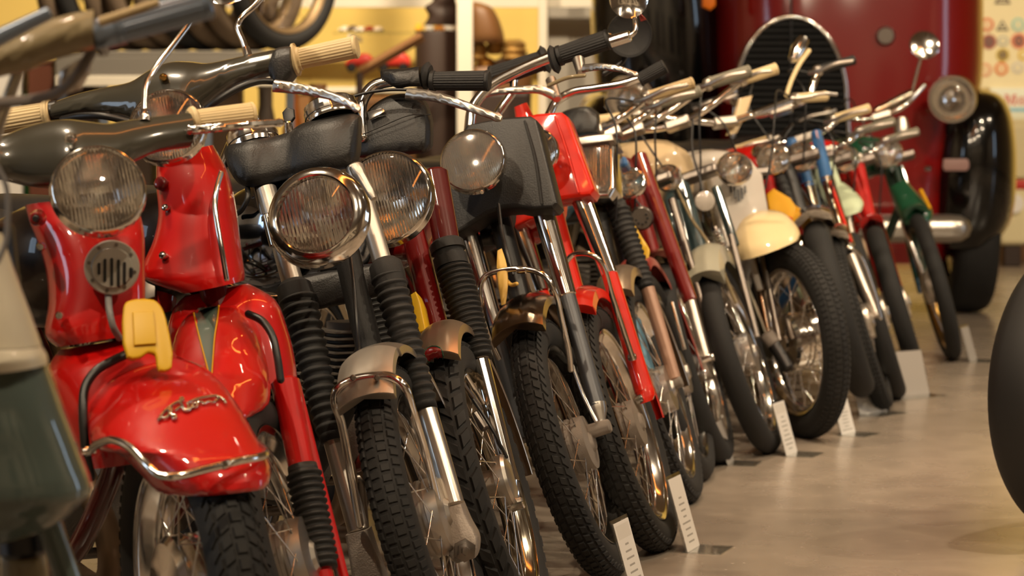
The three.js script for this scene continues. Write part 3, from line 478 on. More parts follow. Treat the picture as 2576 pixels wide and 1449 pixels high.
// D: black binnacle, knobbly tyre, boots
{
  const B = moped('moped with square black instrument box, ribbed lens headlight, knobbly tyre and yellow plate edge', 1342, 1580, { delta: 41 });
  B.wheel({ style: 'knob', hw: .034, drum: .05, rim: M.chromeWorn });
  headlight(B, 972, 500, 252, { w: .14, ring: .075, ribs: 30, turn: -.08, depth: .8 });
  B.loft('gauge_binnacle', [[905, 330, 908, 396, -.08, .04], [925, 285, 928, 398, -.08, .05], [950, 258, 955, 396, -.08, .055], [990, 238, 1000, 392, -.08, .055], [1035, 237, 1040, 388, -.08, .055], [1070, 255, 1072, 384, -.08, .05], [1087, 300, 1086, 370, -.08, .035]], M.blackMatt, { exp: .5 });
  B.tube('binnacle_seam', [[908, 340, -.02], [960, 318, -.018], [1030, 290, -.018], [1082, 288, -.04]], 1.6, M.black);
  B.tube('handlebar', [[912, 345, -.03], [908, 300, -.03], [912, 255, -.03], [938, 218, -.03], [985, 204, -.03], [1090, 200, -.03]], 15, M.chrome);
  B.loft('switch_housing', [[960, 176, 962, 198, -.03, .02], [972, 174, 1000, 222, -.03, .035], [1020, 172, 1030, 218, -.03, .038], [1058, 166, 1062, 218, -.03, .035]], M.blackMatt, { exp: .6 });
  B.rod('grip_flange', [1064, 190, -.03], [1082, 192, -.03], 35, 36, M.rubber); B.grip([1082, 204, -.03], [1232, 203, -.03], 25, M.rubber, 0);
  B.lever([[1024, 236, .0], [1075, 240, .02], [1120, 250, .04], [1170, 266, .055], [1220, 284, .06], [1262, 299, .06]], 16, 10); B.tube('brake_cable', [[880, 245, .0], [930, 232, .0], [980, 226, .0], [1028, 226, 0]], 4, M.black);
  B.sheet('ignition_key', [[925, 282], [960, 272], [968, 280], [930, 300]], -.015, .003, M.chrome, .001);
  B.rod('fork_cover', [1092, 430, -.05], [1124, 612, -.05], 35, 34, M.redBrown); B.rod('fork_cover', [905, 450, -.05], [935, 650, -.05], 35, 35, M.redBrown);
  B.lathe('boot_collar', [1122, 606, -.02], [1138, 672, -.02], [[0, 0], [0, 36], [.1, 43], [.4, 44], [.42, 38], [.6, 38], [.62, 44], [1, 42], [1, 0]], M.rubber); B.boot('fork_boot', [1136, 660, -.02], [1207, 905, -.02], 47, 39, 16, M.rubber);
  B.boot('fork_boot', [925, 700, -.02], [992, 960, -.02], 45, 38, 16, M.rubber);
  B.rod('boot_clip', [1200, 888, -.02], [1206, 908, -.02], 30, 30, M.steel); B.rod('fork_slider', [1206, 905, -.02], [1286, 1218, -.02], 25, 22, M.chrome); B.rod('fork_slider', [985, 950, -.02], [1070, 1280, -.02], 25, 22, M.chrome); B.lathe('fork_end', [1283, 1206, -.02], [1300, 1272, -.02], [[0, 0], [0, 22], [.3, 20], [.75, 14], [1, 15], [1, 0]], M.chrome); B.rod('axle_clamp', [1276, 1276, -.01], [1318, 1263, -.01], 16, 16, M.chrome);
  const fen = B.fender(.306, .043, 38, 165, M.fenderTan, { crown: .45, skirt: .014 });
  B.decal('fender_badge', fen, circlePoly(1092, 893, 22, 18, 20), M.redDark, .003, undefined, .2); B.part('badge_edge', tubeGeo(circlePoly(1092, 893, 23, 19, 20).concat([[1115, 893]]).map(([x, y]) => B.on(fen, x, y, .003, .2)), .0014, 80, .0014, true, 6), M.green);
  B.sheet('number_plate', [[1035, 742], [1044, 736], [1054, 760], [1068, 828], [1056, 833], [1046, 800]], .05, .05, M.yellowPlate, .002);
  B.rod('fender_stay', [1148, 905, .1], [1216, 1015, .0], 7, 6, M.chrome); B.rod('fender_stay', [1140, 930, .1], [1212, 1030, .0], 5, 5, M.steel); B.rod('brake_arm', [1195, 1040, .02], [1222, 1080, .02], 16, 12, M.steel);
  B.tube('brake_cable', [[1180, 990, .03], [1235, 1075, .03], [1275, 1150, .01]], 4, M.black);
  body(B, { tank: M.redDark, frame: M.redDark, tankW: .12 });
}
// E: black nacelle, chrome fork, hoop over bronze fender
{
  const B = moped('moped with matt black headlamp nacelle, chrome fork legs, hooped bronze tinted fender and plate edge', 1547, 1450, { delta: 45 });
  B.wheel({ style: 'block', hw: .037, drum: .06, hub: M.cast });
  B.sheet('headlamp_nacelle', [[1180, 320], [1262, 303], [1330, 299], [1340, 306], [1391, 508], [1386, 514], [1330, 518], [1300, 512], [1265, 514], [1222, 530], [1188, 552], [1147, 578], [1140, 572], [1105, 425]], .05, .05, M.blackMatt, .008);
  B.tube('nacelle_edge', [[1320, 305, .056], [1345, 400, .06], [1362, 512, .056]], 3, M.blackMatt); B.tube('nacelle_edge', [[1112, 470, .052], [1126, 520, .052], [1146, 576, .052]], 3, M.steel);
  headlight(B, 1190, 406, 172, { w: .15, ring: .085, ribs: 30, turn: .06, depth: 1.0, hazy: 1 });
  B.rod('nacelle_screw', [1212, 483, .2], [1212, 484, .215], 6, 5, M.chrome);
  B.rod('fork_tube', [1352, 480, -.02], [1428, 748, -.02], 29, 24, M.chrome); B.rod('fork_tube', [1160, 520, -.02], [1246, 830, -.02], 29, 25, M.chrome);
  B.rod('fork_slider', [1427, 742, -.02], [1504, 1026, -.02], 21, 23, M.grayDark); B.rod('fork_slider', [1242, 820, -.02], [1320, 1110, -.02], 21, 23, M.grayDark);
  B.lathe('fork_end', [1502, 1016, -.02], [1514, 1068, -.02], [[0, 0], [0, 23], [.3, 22], [.8, 12], [1, 12], [1, 0]], M.alu); B.rod('axle_clamp', [1464, 1092, 0], [1536, 1070, 0], 19, 18, M.cast);
  B.fender(.316, .056, 38, 170, M.bronze, { crown: .4, skirt: .016 });
  B.tube('fender_hoop', [[1255, 900, .06], [1232, 850, .12], [1214, 775, .18], [1208, 722, .2], [1222, 694, .2], [1270, 679, .2], [1325, 678, .2], [1368, 692, .2], [1394, 730, .19], [1412, 800, .14], [1430, 880, .08], [1436, 930, .04]], 7.5, M.chrome); B.rod('hoop_clip', [1300, 679, .2], [1325, 679, .2], 10, 10, M.chrome);
  B.loft('number_plate', [[1252, 630, 1262, 625, .2, .006], [1250, 670, 1275, 668, .2, .006], [1254, 720, 1278, 718, .2, .006], [1262, 768, 1272, 764, .2, .006]], M.yellowOld, { exp: .5 }); B.tube('plate_holder', [[1270, 700, .19], [1285, 716, .2], [1300, 714, .22]], 5, M.yellowOld);
  B.tube('brake_cable', [[1254, 515, .06], [1262, 580, .1], [1276, 640, .14], [1290, 690, .14]], 5, M.black); B.tube('stay', [[1440, 920, .02], [1470, 1000, .02], [1500, 1060, .02]], 5, M.chrome);
  B.tube('handlebar', [[1180, 330, -.05], [1190, 270, -.05], [1230, 220, -.05], [1300, 180, -.05], [1400, 138, -.05], [1530, 96, -.05]], 14, M.chrome);
  B.rod('grip_flange', [1386, 152, -.04], [1402, 147, -.04], 38, 38, M.rubber); B.grip([1402, 142, -.04], [1534, 98, -.04], 25, M.rubber); B.rod('bar_end', [1532, 106, -.04], [1586, 90, -.04], 16, 15, M.chrome);
  B.tube('mirror_stem', [[1578, 94, -.04], [1596, 80, -.04], [1598, 52, -.04], [1590, 20, -.04], [1584, -10, -.04]], 7, M.chrome, 6); B.lathe('mirror', [1578, -6, -.06], [1582, -2, .0], [[0, 0], [.1, 20], [.5, 42], [.8, 48], [1, 48], [.95, 44], [.9, 0]], M.chrome, undefined, 32);
  B.lever([[1466, 172, .0], [1510, 168, .02], [1560, 174, .03], [1604, 190, .03]], 11, 7); B.rod('lever_clamp', [1455, 150, -.03], [1462, 185, -.01], 16, 12, M.alu); B.tube('brake_cable', [[1380, 215, 0], [1430, 195, .01], [1470, 190, .01]], 5, M.oliveLight);
  body(B, { tank: M.blackMatt, frame: M.black });
}
// F: orange red nacelle
{
  const B = moped('orange red moped with squared nacelle, chrome upper fork, red fork sliders and hooped red fender', 1668, 1382, { delta: 45 });
  B.wheel({ style: 'block', hw: .035, drum: .055, hub: M.cast });
  B.sheet('headlamp_nacelle', [[1300, 305], [1350, 293], [1408, 289], [1420, 298], [1484, 474], [1480, 482], [1440, 488], [1400, 494], [1386, 500], [1340, 540], [1300, 560]], .03, .05, M.redOrange, .008);
  B.tube('nacelle_edge', [[1396, 294, .036], [1425, 380, .04], [1455, 484, .036]], 3, M.redOrange); B.loft('bar_clamp_cover', [[1296, 270, 1325, 258, -.02, .03], [1300, 300, 1340, 290, -.02, .03]], M.redOrange, { exp: .5 });
  headlight(B, 1342, 383, 132, { w: .11, ring: .08, ribs: 24, turn: .05, depth: .8 });
  B.rod('fork_tube', [1444, 450, -.02], [1534, 694, -.02], 28, 21, M.chrome); B.rod('fork_tube', [1290, 520, -.02], [1362, 740, -.02], 28, 24, M.chrome);
  B.rod('fork_slider', [1533, 688, -.02], [1622, 990, -.02], 21, 25, M.redOrange); B.rod('fork_slider', [1360, 735, -.02], [1450, 1040, -.02], 21, 25, M.redOrange); B.loft('axle_foot', [[1600, 975, 1640, 965, -.02, .022], [1606, 1000, 1648, 988, -.02, .022], [1612, 1015, 1644, 1004, -.02, .02]], M.redOrange, { exp: .5 });
  B.rod('axle_nut', [1598, 1008, 0], [1618, 1000, 0], 11, 11, M.chrome); B.fender(.31, .046, 44, 165, M.redOrange, { crown: .4 });
  B.tube('fender_hoop', [[1420, 700, .16], [1424, 660, .18], [1445, 640, .18], [1485, 640, .18], [1512, 660, .17], [1540, 745, .12], [1568, 830, .07], [1592, 902, .03]], 7, M.chrome); B.rod('stay_bolt', [1580, 900, .02], [1600, 897, .02], 9, 9, M.steel);
  B.tube('handlebar', [[1262, 330, -.05], [1252, 290, -.06], [1268, 262, -.06], [1290, 230, -.06], [1296, 195, -.06], [1330, 170, -.06]], 11, M.chrome); B.tube('handlebar', [[1380, 290, -.05], [1400, 255, -.06], [1440, 232, -.06], [1500, 222, -.06], [1570, 210, -.06], [1640, 183, -.06]], 11, M.chrome); B.grip([1608, 201, -.06], [1674, 166, -.06], 18, M.rubber);
  B.lathe('mirror', [1580, 84, -.08], [1584, 88, -.02], [[0, 0], [.05, 30], [.4, 52], [.8, 57], [1, 56], [.95, 50], [.9, 0]], M.rubber, undefined, 32); B.tube('mirror_stem', [[1580, 130, -.07], [1560, 160, -.07], [1520, 185, -.07]], 7, M.black);
  B.decal('mirror_mark', B.root.children[B.root.children.length - 2], [[1606, 32], [1614, 36], [1626, 50], [1612, 54]], M.redDusty, .001);
  B.grip([1372, 150, -.05], [1234, 195, -.05], 27, M.rubber); B.rod('grip_flange', [1364, 152, -.05], [1378, 147, -.05], 37, 37, M.rubber);
  B.lever([[1398, 242, 0], [1360, 226, .02], [1300, 227, .03], [1250, 231, .03], [1212, 240, .03]], 13, 8); B.rod('lever_clamp', [1385, 200, -.03], [1402, 250, 0], 14, 12, M.alu);
  body(B, { tank: M.redOrange, frame: M.redOrange });
}
// ------------------------------------------------------------------ the farther mopeds
function bar(B, tip, grip, { w = -.1, r = .0155, drop = .06, lever = M.alu, inset = .12, stem = .09, cable = true, levers = [1, -1], sweep = .035 } = {}) {
  const T = B.q(tip[0], tip[1], w), m = p => V(-p.x, p.y, p.z), I = T.clone().add(V(-inset, -.012, sweep)), S = V(stem, T.y - drop, w + .055), C = V(.03, S.y - .01, w + .05);
  B.part('handlebar', tubeGeo([m(I), m(S), m(C), C, S, I], .0105, 50), M.chrome);
  B.part('bar_clamp', box(.075, .03, .04, 0, S.y - .012, w + .05, .008), M.alu);
  for (const s of levers) {
    const f = p => s > 0 ? p : m(p), a = f(I), b = f(T);
    B.part('hand_grip', gripGeo(a, b, r, 14), grip); const k = a.clone().add(V(-s * .012, -.004, .004));
    B.part('lever_clamp', sharp(turned(k, a.clone().add(V(s * .008, 0, -.003)), [[0, 0], [0, .016], [.3, .019], [.8, .018], [1, .014], [1, 0]], 14), .6), M.alu);
    const L = [f(I.clone().add(V(-.03, -.012, .03))), f(I.clone().add(V(0, -.02, .045))), f(I.clone().add(V(.06, -.02, .06))), f(T.clone().add(V(-.01, -.035, .085)))];
    B.part('brake_lever', tubeGeo(L, .0075, 24, .0055), lever);
    if (cable) B.part('brake_cable', tubeGeo([L[0], L[0].clone().add(V(-s * .06, .01, .05)), V(s * .09, T.y - .13, .09), V(s * .05, T.y - .26, .06), V(s * .02, T.y - .34, .03)], .003, 36), M.black);
  }
}
function far(o) {
  const B = moped(o.label, o.c[0], o.c[1], { delta: o.delta ?? 42, R: o.R || .285, psi: o.psi || 31, lift: o.lift || 0 });
  B.wheel({ hw: .032, drum: .06, ...o.wheel });
  if (o.lamp) headlight(B, o.lamp[0], o.lamp[1], o.lamp[2], { w: .12, ring: .1, ribs: 14, dome: .22, depth: 1.1, ...o.lampOpt });
  for (const [a, b, r0, r1, mat, kind = 'fork_tube', w = 0] of o.legs || []) kind === 'fork_boot' ? B.boot(kind, [...a, w], [...b, w], r0, r1, 14, mat) : B.rod(kind, [...a, w], [...b, w], r0, r1, mat);
  if (o.mirrorLegs) for (const [a, b, r0, r1, mat, kind = 'fork_tube', w = 0] of o.legs) {   // the other fork leg stands on the far side of the wheel
    const p = B.P([...a, w]), e = B.P([...b, w]), k = B.mm(1, p); p.x *= -1; e.x *= -1;
    B.part(kind, rodGeo(p, e, r0 * k, r1 * k), mat);
  }
  if (o.fender) B.fen = B.fender(B.R + .025, o.fender.hw || .045, o.fender.a0, o.fender.a1, o.fender.mat, { crown: .4, ...o.fender.o });
  if (o.tip) bar(B, o.tip, o.grip, o.bar);
  const crown = B.q((o.lamp || o.crown)[0], (o.lamp || o.crown)[1] + 20, -.04); crown.x = 0;
  B.part('fork_crown', box(.16, .03, .05, 0, crown.y, -.04, .01), o.crownMat || M.steel);
  body(B, { tank: o.tank || M.red, frame: o.frame || M.black, tankW: .095, tankH: .085, ...o.body });
  return B;
}
{ // G: square headlight
  const B = far({ label: 'moped with square ribbed headlight, ribbed fork boot and dusty pink fork slider', c: [1740, 1262], delta: 44, tank: M.lightBlue, crown: [1490, 420], tip: [1745, 208], grip: M.gripBeige, bar: { drop: .05 }, wheel: { style: 'block' },
    crownMat: M.blue,
    legs: [[[1545, 470], [1552, 520], 16, 18, M.blue], [[1550, 512], [1626, 728], 30, 25, M.rubber, 'fork_boot'], [[1628, 722], [1698, 958], 18, 17, M.pinkRust, 'fork_slider']], mirrorLegs: true, fender: { a0: 38, a1: 165, mat: M.fenderTan } });
  const l = [[1450, 352], [1530, 348], [1537, 362], [1538, 470], [1528, 488], [1455, 492], [1448, 480], [1446, 364]];
  const hl = B.sheet('headlight', l, .1, .08, M.chrome, .008); B.sheet('lens', l.map(([x, y]) => [1492 + (x - 1492) * .86, 420 + (y - 420) * .88]), .112, .004, M.glassHazy, .002);
  for (let i = 0; i < 13; i++) B.rod('lens_rib', [1457 + i * 6, 365, .115], [1457 + i * 6, 475, .115], 1.4, 1.4, M.glass);
  B.sheet('lamp_visor', [[1440, 350], [1535, 338], [1540, 350], [1446, 362]], .13, .1, M.alu, .004);
  B.loft('gauge_binnacle', [[1408, 285, 1412, 345, -.02, .04], [1440, 272, 1444, 345, -.02, .05], [1480, 268, 1486, 338, -.02, .05], [1505, 285, 1508, 335, -.02, .04]], M.blackMatt, { exp: .5 });
  B.rod('axle_clamp', [1686, 968, 0], [1716, 958, 0], 15, 15, M.cast); B.rod('fork_cover', [1590, 785, -.03], [1657, 1030, -.03], 16, 17, M.lightBlue); B.rod('cover_end', [1632, 1040, -.03], [1668, 1028, -.03], 15, 15, M.lightBlue);
}
{ // H: boot
  const B = far({ label: 'moped with smooth dark red fork leg ending in a bare silver slider', c: [1774, 1207], delta: 44, tank: M.redDusty, lamp: [1585, 460, 84], lampOpt: { ring: .16 }, tip: [1762, 228], grip: M.gripGrey, bar: { drop: .045 },
    legs: [[[1606, 390], [1737, 760], 21, 19, M.redDark], [[1736, 755], [1776, 900], 15, 13, M.alu, 'fork_slider']], mirrorLegs: true, fender: { a0: 56, a1: 165, mat: M.redDusty } });
  B.rod('axle_clamp', [1764, 905, 0], [1788, 896, 0], 11, 11, M.chrome); B.lathe('horn', [1612, 548, .02], [1614, 549, .05], [[0, 0], [0, 20], [.5, 31], [.8, 31], [1, 26], [1, 0]], M.steel);
  for (let i = 0; i < 9; i++) { const a = i * .7; B.rod('horn_hole', [1614 + 15 * Math.cos(a), 549 + 15 * Math.sin(a), .049], [1614 + 15 * Math.cos(a), 549 + 15 * Math.sin(a), .053], 3, 3, M.black); }
  B.loft('number_plate', [[1592, 570, 1598, 568, .14, .005], [1596, 600, 1616, 598, .14, .005], [1606, 635, 1634, 628, .14, .005], [1616, 652, 1632, 648, .14, .005]], M.yellowPlate, { exp: .5 });
  B.rod('fender_stay', [1690, 760, .02], [1722, 880, .02], 5, 5, M.chrome);
}
{ // I: dark red leg
  const B = far({ label: 'moped with thin steel fork tubes and plain narrow tyre just left of the teal one', c: [1824, 1163], delta: 43, tank: M.redDark, frame: M.redDark, crown: [1640, 440], tip: [1888, 178], grip: M.gripGrey, bar: { drop: .07, r: .018 },
    legs: [[[1690, 500], [1745, 690], 10, 10, M.steel], [[1744, 685], [1800, 890], 9, 9, M.steel, 'fork_slider']], mirrorLegs: true, fender: { a0: 60, a1: 165, mat: M.chromeWorn } });
  B.rod('axle_clamp', [1790, 900, 0], [1812, 891, 0], 11, 11, M.chrome);
}
{ // J: leading link with springs
  const B = far({ label: 'moped with cream tank, teal front tube and silver grey fender over coil spring link fork', c: [1944, 1138], delta: 46, tank: M.beige, frame: M.tealDark, lamp: [1680, 447, 72], lampOpt: { depth: 1.5, shell: M.chrome }, tip: [1955, 172], grip: M.gripCream, bar: { drop: .07, r: .017, inset: .1 },
    legs: [[[1838, 590], [1905, 850], 9, 9, M.steel], [[1800, 470], [1850, 620], 12, 12, M.tealDark, 'fork_tube', -.02]], mirrorLegs: true, fender: { a0: 33, a1: 170, mat: M.silverGrey, hw: .05, o: { skirt: .045 } }, body: { tankW: .12, tankH: .12 } });
  B.loft('front_shell', [[1672, 470, 1712, 465, -.06, .03], [1668, 520, 1718, 515, -.06, .045], [1674, 570, 1722, 565, -.06, .045], [1690, 610, 1728, 602, -.06, .03]], M.tealDark, { exp: .9 });
  const spr = (x0, y0, x1, y1, r) => { const a = B.P([x0, y0, .04]), b = B.P([x1, y1, .04]), l = [], k = B.mm(r, a); for (let i = 0; i <= 84; i++) { const t = i / 84, an = i / 12 * Math.PI * 2; l.push(a.clone().lerp(b, t).add(V(Math.cos(an) * k, 0, Math.sin(an) * k))); } B.part('coil_spring', tubeGeo(l, .0026, 168, .0026, true, 6), M.chrome); };
  spr(1803, 582, 1822, 632, 11); spr(1718, 622, 1732, 668, 10); B.rod('spring_rod', [1798, 570, .04], [1826, 645, .04], 5, 5, M.steel); B.rod('spring_rod', [1714, 612, .04], [1736, 680, .04], 5, 5, M.steel);
  B.lathe('round_reflector', [1770, 505, .1], [1774, 506, .13], [[0, 0], [0, 22], [.6, 25], [.9, 25], [1, 21], [1, 0]], M.white); B.tube('brake_cable', [[1742, 300, .05], [1742, 380, .08], [1765, 470, .09], [1768, 560, .08]], 3, M.black); B.tube('brake_cable', [[1700, 470, .08], [1740, 550, .09], [1800, 640, .08], [1850, 760, .04]], 4, M.oliveLight);
}
{ // K: white, cream fender, straight wheel
  const B = far({ label: 'white moped with slotted front panel, big cream fender and wheel turned straight ahead', c: [2027, 1100], delta: 12, tank: M.white, frame: M.white, tip: [2078, 242], grip: M.gripCream, lamp: [1848, 424, 92], lampOpt: { w: .14, turn: -.25, depth: 1.3 }, bar: { drop: .06, w: -.12 }, wheel: { hw: .038, drum: .085, hub: M.chrome, style: 'road' },
    legs: [[[1890, 620], [1935, 850], 12, 10, M.bronze, 'fork_arm', .0], [[1912, 610], [1960, 860], 9, 9, M.steel, 'fork_arm', .02]], body: { tankW: .1 } });
  B.sheet('front_panel', [[1796, 440], [1812, 415], [1885, 405], [1912, 440], [1932, 560], [1930, 600], [1836, 612], [1822, 560]], .06, .05, M.white, .01);
  for (const [x, y, l] of [[1838, 476, 8], [1848, 484, 13], [1857, 491, 15], [1866, 486, 14], [1874, 476, 9]]) B.sheet('panel_slot', [[x - 2.5, y - l], [x + 2.5, y - l], [x + 4.5, y + l], [x - .5, y + l]], .073, .003, M.black, 0);
  B.loft('front_fender', [[1870, 532, 1915, 527, .0, .05], [1854, 556, 1955, 535, .03, .09], [1849, 590, 1985, 560, .06, .1], [1852, 625, 2000, 585, .09, .1], [1862, 655, 1996, 600, .1, .1]], M.creamPaint, { exp: .85, open: .5, per: 5, n: 30 });
  B.rod('mud_flap_strip', [1886, 640, .03], [1912, 730, .03], 9, 8, M.white); B.rod('link_arm', [1930, 840, .03], [1985, 930, .06], 18, 15, M.black); B.rod('speed_drive', [1925, 838, .04], [1948, 868, .04], 20, 20, M.cast);
  B.tube('mirror_stem', [[1978, 240, -.1], [1992, 200, -.1], [2012, 160, -.1], [2035, 128, -.1]], 6, M.gripCream); B.lathe('mirror', [1990, 158, -.1], [2026, 92, -.1], [[0, 0], [.1, 12], [.5, 20], [.9, 14], [1, 0]], M.chrome);
  B.loft('leg_shield', [[1858, 248, 1892, 240, -.1, .012], [1844, 292, 1876, 286, -.1, .014], [1826, 342, 1852, 335, -.1, .014]], M.beige, { exp: .6 });
}
{ // L
  const B = far({ label: 'moped with yellow side plates and wide smooth tyre, right behind the cream fendered one', c: [2176, 1048], lift: .062, delta: 40, tank: M.red, frame: M.black, lamp: [1945, 400, 86], tip: [2150, 150], grip: M.rubber, wheel: { hw: .042 }, bar: { drop: .1 },
    legs: [[[1925, 430], [1948, 540], 16, 15, M.red], [[1950, 540], [2040, 760], 15, 13, M.chrome, 'fork_slider']], fender: { a0: 52, a1: 170, mat: M.chrome, hw: .06 } });
  B.sheet('side_plate', [[1932, 490], [1946, 478], [1984, 500], [1998, 520], [1994, 556], [1976, 566], [1940, 540]], .1, .02, M.yellow, .005); B.sheet('side_plate', [[1998, 518], [2026, 536], [2040, 560], [2038, 584], [2018, 574], [1996, 552]], .08, .02, M.yellow, .005);
  B.boot('fork_boot', [1962, 445, -.02], [2012, 590, -.02], 17, 16, 8, M.rubber); B.rod('fork_slider', [2010, 585, -.02], [2075, 790, -.02], 14, 13, M.chrome); B.sheet('front_flash', [[1985, 545], [2010, 560], [2024, 590], [1990, 580]], .11, .01, M.redOrange, .003); B.lathe('signal_lamp', [1905, 382, .02], [1908, 384, .07], [[0, 0], [0, 14], [.6, 17], [1, 8], [1, 0]], M.chrome);
}
{ // M: blue
  const B = far({ label: 'blue moped with orange stripe on its chrome fork leg', c: [2228, 1030], delta: 42, body: { low: true }, tank: M.blue, frame: M.blue, lamp: [2015, 394, 82], tip: [2188, 272], grip: M.gripCream, bar: { drop: .04 }, wheel: { style: 'road' },
    legs: [[[2052, 330], [2082, 460], 14, 18, M.blue], [[2078, 445], [2136, 625], 18, 16, M.chromeWorn, 'fork_slider'], [[2140, 640], [2205, 800], 13, 12, M.alu, 'fork_end']], mirrorLegs: true, fender: { a0: 50, a1: 170, mat: M.chrome, hw: .055 } });
  B.rod('fork_stripe', [2088, 455, .03], [2142, 610, .03], 4, 4, M.redOrange); B.sheet('number_plate', [[2056, 520], [2066, 518], [2086, 570], [2088, 598], [2074, 580]], .12, .006, M.yellow, .002);
  B.tube('fender_hoop', [[2098, 700, .05], [2100, 640, .12], [2130, 622, .14], [2160, 640, .12], [2200, 740, .05], [2215, 800, .02]], 5, M.chrome);
}
{ // N: pale green
  const B = far({ label: 'moped with pale green pointed fender behind the blue moped', c: [2262, 1002], delta: 40, tank: M.paleGreen, frame: M.paleGreen, crown: [2060, 400], tip: [2250, 305], grip: M.gripGrey, bar: { drop: .04 }, wheel: {},
    legs: [[[2085, 410], [2112, 520], 12, 12, M.paleGreen], [[2112, 520], [2198, 760], 12, 10, M.alu, 'fork_slider']], mirrorLegs: true });
  B.loft('front_fender', [[2085, 470, 2120, 458, .0, .04], [2082, 500, 2150, 480, .03, .07], [2092, 530, 2172, 508, .07, .07], [2110, 548, 2168, 530, .09, .06]], M.paleGreen, { exp: .85, open: .5, per: 5 });
}
{ // O: red
  far({ label: 'bright red moped with slim red fork, second from the far end', c: [2314, 966], delta: 40, tank: M.red, frame: M.red, lamp: [2126, 400, 74], tip: [2310, 330], grip: M.gripGrey, bar: { drop: .04 },
    legs: [[[2138, 420], [2192, 560], 14, 14, M.red], [[2190, 555], [2270, 760], 12, 10, M.redDark, 'fork_slider']], mirrorLegs: true, fender: { a0: 62, a1: 165, mat: M.red, hw: .04 } });
}
{ // P: green
  const B = far({ label: 'farthest moped, dark green with green and yellow fender and brass coloured rims', c: [2400, 905], delta: 36, tank: M.green, frame: M.greenDark, lamp: [2232, 385, 80], lampOpt: { dome: .3 }, tip: [2398, 196], grip: M.rubber, bar: { drop: .08, levers: [-1] }, wheel: { rim: M.brass, hw: .03 },
    legs: [[[2252, 420], [2330, 700], 9, 8, M.greenDark], [[2270, 560], [2340, 740], 7, 6, M.chrome, 'fork_slider', .02]], mirrorLegs: true });
  B.fender(.306, .042, 58, 165, M.green, { crown: .4 });
  B.loft('fender_nose', [[2236, 470, 2275, 450, .02, .03], [2250, 510, 2320, 500, .05, .06], [2262, 545, 2345, 530, .07, .06], [2272, 565, 2342, 552, .08, .05]], M.green, { exp: .8, open: .5, per: 5 }); B.rod('fender_line', [2316, 478, .1], [2340, 525, .13], 5, 4, M.yellow);
  B.tube('mirror_stem', [[2292, 246, -.08], [2302, 200, -.08], [2318, 140, -.08]], 4, M.chrome); B.lathe('mirror', [2322, 122, -.1], [2326, 112, -.06], [[0, 0], [.1, 18], [.6, 36], [.9, 38], [1, 34], [1, 0]], M.chrome, undefined, 30);
  B.rod('bar_sleeve', [2200, 282, -.06], [2296, 236, -.06], 11, 14, M.chromeWorn); B.lathe('horn_button', [2266, 300, 0], [2270, 335, 0], [[0, 0], [0, 16], [.8, 20], [1, 18], [1, 0]], M.alu);
}
Object.assign(M, {});
